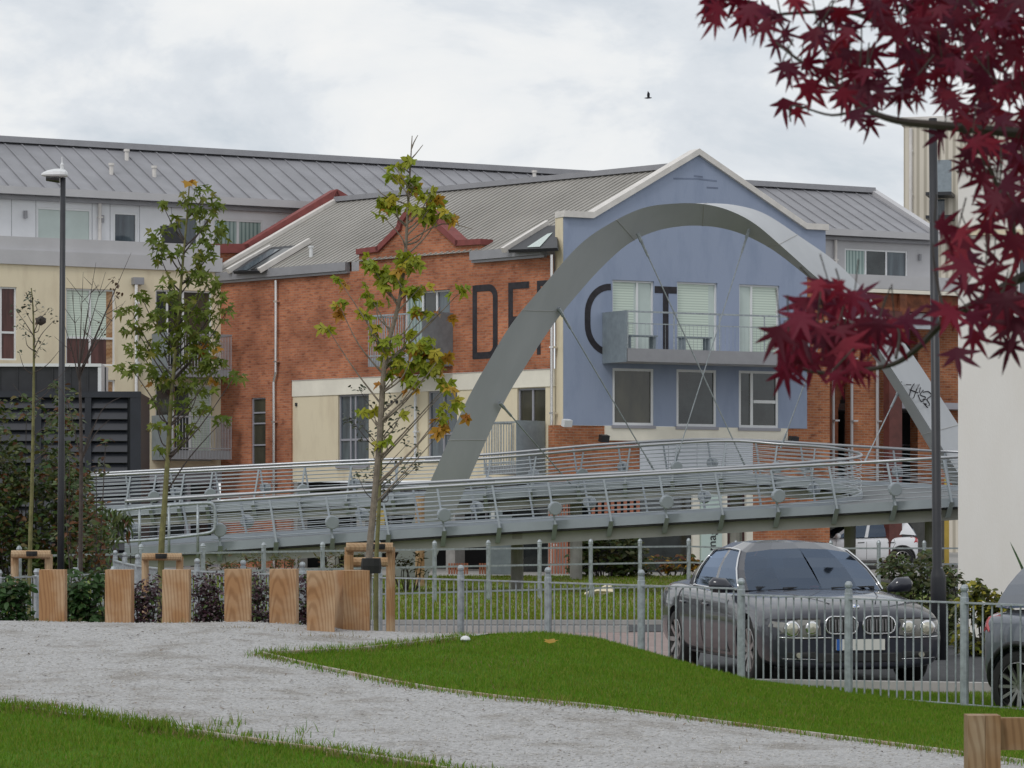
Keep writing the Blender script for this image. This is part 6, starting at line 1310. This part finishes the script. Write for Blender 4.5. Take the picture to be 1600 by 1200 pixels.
X = Vector((0, 0, 1)); Yv = -Vector((BW.d.x, BW.d.y, 0)); Zv = X.cross(Yv)
o0 = BW.pt(a_, b_, .048); m4 = Matrix(((X.x * sc_, Yv.x * sc_, Zv.x, o0.x), (X.y * sc_, Yv.y * sc_, Zv.y, o0.y), (X.z * sc_, Yv.z * sc_, Zv.z, o0.z), (0, 0, 0, 1)))
text_mesh('mage', 'letter', 'lettering', sg, m4)
# slatted screens in the undercroft
M['slat'] = pmat('orange_slat', (.36, .13, .075), .7, var=.2, scale=3)
def screen(label, px0, px1, y0, y1, Y, n, cross=0, w_=.05, m='slat'):
    t = thing('slatted_screen', label, 'screen', (P((px0 + px1) / 2, 0, Y).x, Y, 0)); mb = MB()
    for k in range(n):
        px = px0 + (px1 - px0) * (k + .5) / n; a, b = P(px, y1, Y), P(px, y0, Y); mb.beam(a, b, w_, .03, (0, 1, 0))
    part(mb, 'slats', m, t); mb = MB()
    for k in range(cross): y = y0 + (y1 - y0) * (k + .5) / cross; mb.beam(P(px0, y, Y + .03), P(px1, y, Y + .03), .05, .03, (0, 1, 0))
    if cross: part(mb, 'cross_rails', 'darkred', t)
screen('tall narrow reddish slatted screen left of the dark shrub under the bridge', 856, 898, 775, 903, 91, 9, 3)
screen('orange chequered slatted screen above the dark shrub under the bridge', 922, 1002, 772, 822, 91, 8, 3, .10)
screen('low pinkish picket screen under the bridge between two columns', 748, 792, 880, 897, 88, 11, 1, .05); screen('short pinkish picket screen beside the arch foot', 700, 732, 880, 897, 88, 8, 1, .05)
cbn = thing('equipment_box', 'stacked pale grey equipment boxes under the bridge right of the arch', 'equipment box', (P(785, 830, 87).x, 87, 0))
mb = MB(); a, b = P(765, 898, 87), P(785, 786, 87); mb.box(a.x, b.x, 87, 87.5, .1, b.z); mb.box(b.x - .05, P(800, 0, 87).x, 86.9, 87.5, .1, P(0, 805, 87).z); part(mb, 'cabinet', 'sheet', cbn)
mb = MB(); mb.box(a.x + .04, a.x + .14, 86.98, 87, b.z - .5, b.z - .1); part(mb, 'vent', 'white', cbn)
yb = thing('warning_sign', 'small yellow warning sign beside the ramp railing', 'sign', tuple(P(594, 830, 74))); mb = MB(); a, b = P(588, 822, 74), P(601, 796, 74); mb.box(a.x, b.x, 74, 74.03, a.z, b.z); part(mb, 'plate', 'yellow', yb); mb = MB(); mb.tube([(a.x + .1, 74.05, 0), (a.x + .1, 74.05, b.z)], .03, 6); part(mb, 'post', 'galv', yb)
yp = thing('yellow_post', 'yellow painted post under the bridge beside the cream wall', 'post', (P(1480, 880, 90).x, 90, 0)); mb = MB(); mb.box(P(1476, 0, 90).x, P(1483, 0, 90).x, 90, 90.1, 0, P(0, 745, 90).z); part(mb, 'post', 'yellow', yp)
tp = thing('timber_post', 'brown weathered post standing in front of the arch foot', 'post', (P(656, 900, 75).x, 75, 0)); mb = MB(); mb.tube([(P(656, 0, 75).x, 75, 0), (P(656, 0, 75).x, 75, P(0, 775, 75).z)], .11, 10); part(mb, 'shaft', 'stake', tp)
kr = thing('knee_rail', 'near timber knee rail post with a grey rail at the lower right corner', 'knee rail', (P(1535, 1200, 14).x, 14, .2))
for p0, p1 in ((1510, 1536.3), (1537, 1561)):
    mb = MB(); x0, x1 = P(p0, 0, 14).x, P(p1, 0, 14).x; mb.box(x0, x1, 13.95, 14.08, .1, P(0, 1117, 14).z); part(mb, 'post', 'darkwood', kr, bevel=.012)
mb = MB(); mb.box(P(1561.5, 0, 14).x, P(1900, 0, 14).x, 14.0, 14.06, P(0, 1172, 14).z, P(0, 1122, 14).z); part(mb, 'rail', 'darkwood', kr, bevel=.01)
mr = hit(727, 1004); mt = MB(); mt.lathe([(.012, 0), (.013, .03), (.045, .025), (.046, .035), (.038, .052), (.02, .062), (.004, .065)], (mr.x, mr.y, mr.z - .005), 14); props(mt.build('mushroom', M['white'], smooth=True), 'small white domed mushroom on the grass crest right of the bollards', 'mushroom')
fl = hit(858, 1016); o = foliage('fallen_leaf', 'lf_ochre', None, maple, [leafxf(fl + Vector((0, 0, .06)), .12, 0, .4)]); props(o, 'single brown fallen leaf on the right hand grass', 'leaf')
lp = P(936, 934, 67.5); mb = MB(); rr2 = [(-.34, 0), (-.2, .05), (-.05, .08), (.1, .16), (.22, .2), (.3, .06), (.1, -.02), (-.15, -.03)]
mb.prism([(lp.x + x, 67.5 + .06 * math.sin(i * 2.1), .06 + max(0, z)) for i, (x, z) in enumerate(rr2)], (.02, .16, .03)); props(mb.build('litter_scrap', M['cream']), 'crumpled pale scrap of litter lying on the lawn', 'litter')
bd = MB(); c = P(1013, 153, 120); S_ = .1
pts = [(-2.0, 0), (-1.4, .18), (-.4, .32), (.6, .26), (1.2, .22), (1.7, .05)]
bd.tube([c + Vector((x * S_ * .8, 0, .03 * x * S_)) for x, r in pts], [max(.01, r) * S_ for x, r in pts], 8)
for sy in (-1, 1):
    w_ = [(-.4, 0, .1), (.5, 0, .1), (.55, sy * .8, 1.5), (-.2, sy * 1.2, 2.5), (-.45, sy * .8, 1.4)]; q = [c + Vector(p) * S_ for p in w_]; bd.face(q); bd.face([p + Vector((0, .01, 0)) for p in q[::-1]])
props(bd.build('bird', M['black'], smooth=False), 'small dark bird flying with raised wings in the sky', 'bird')
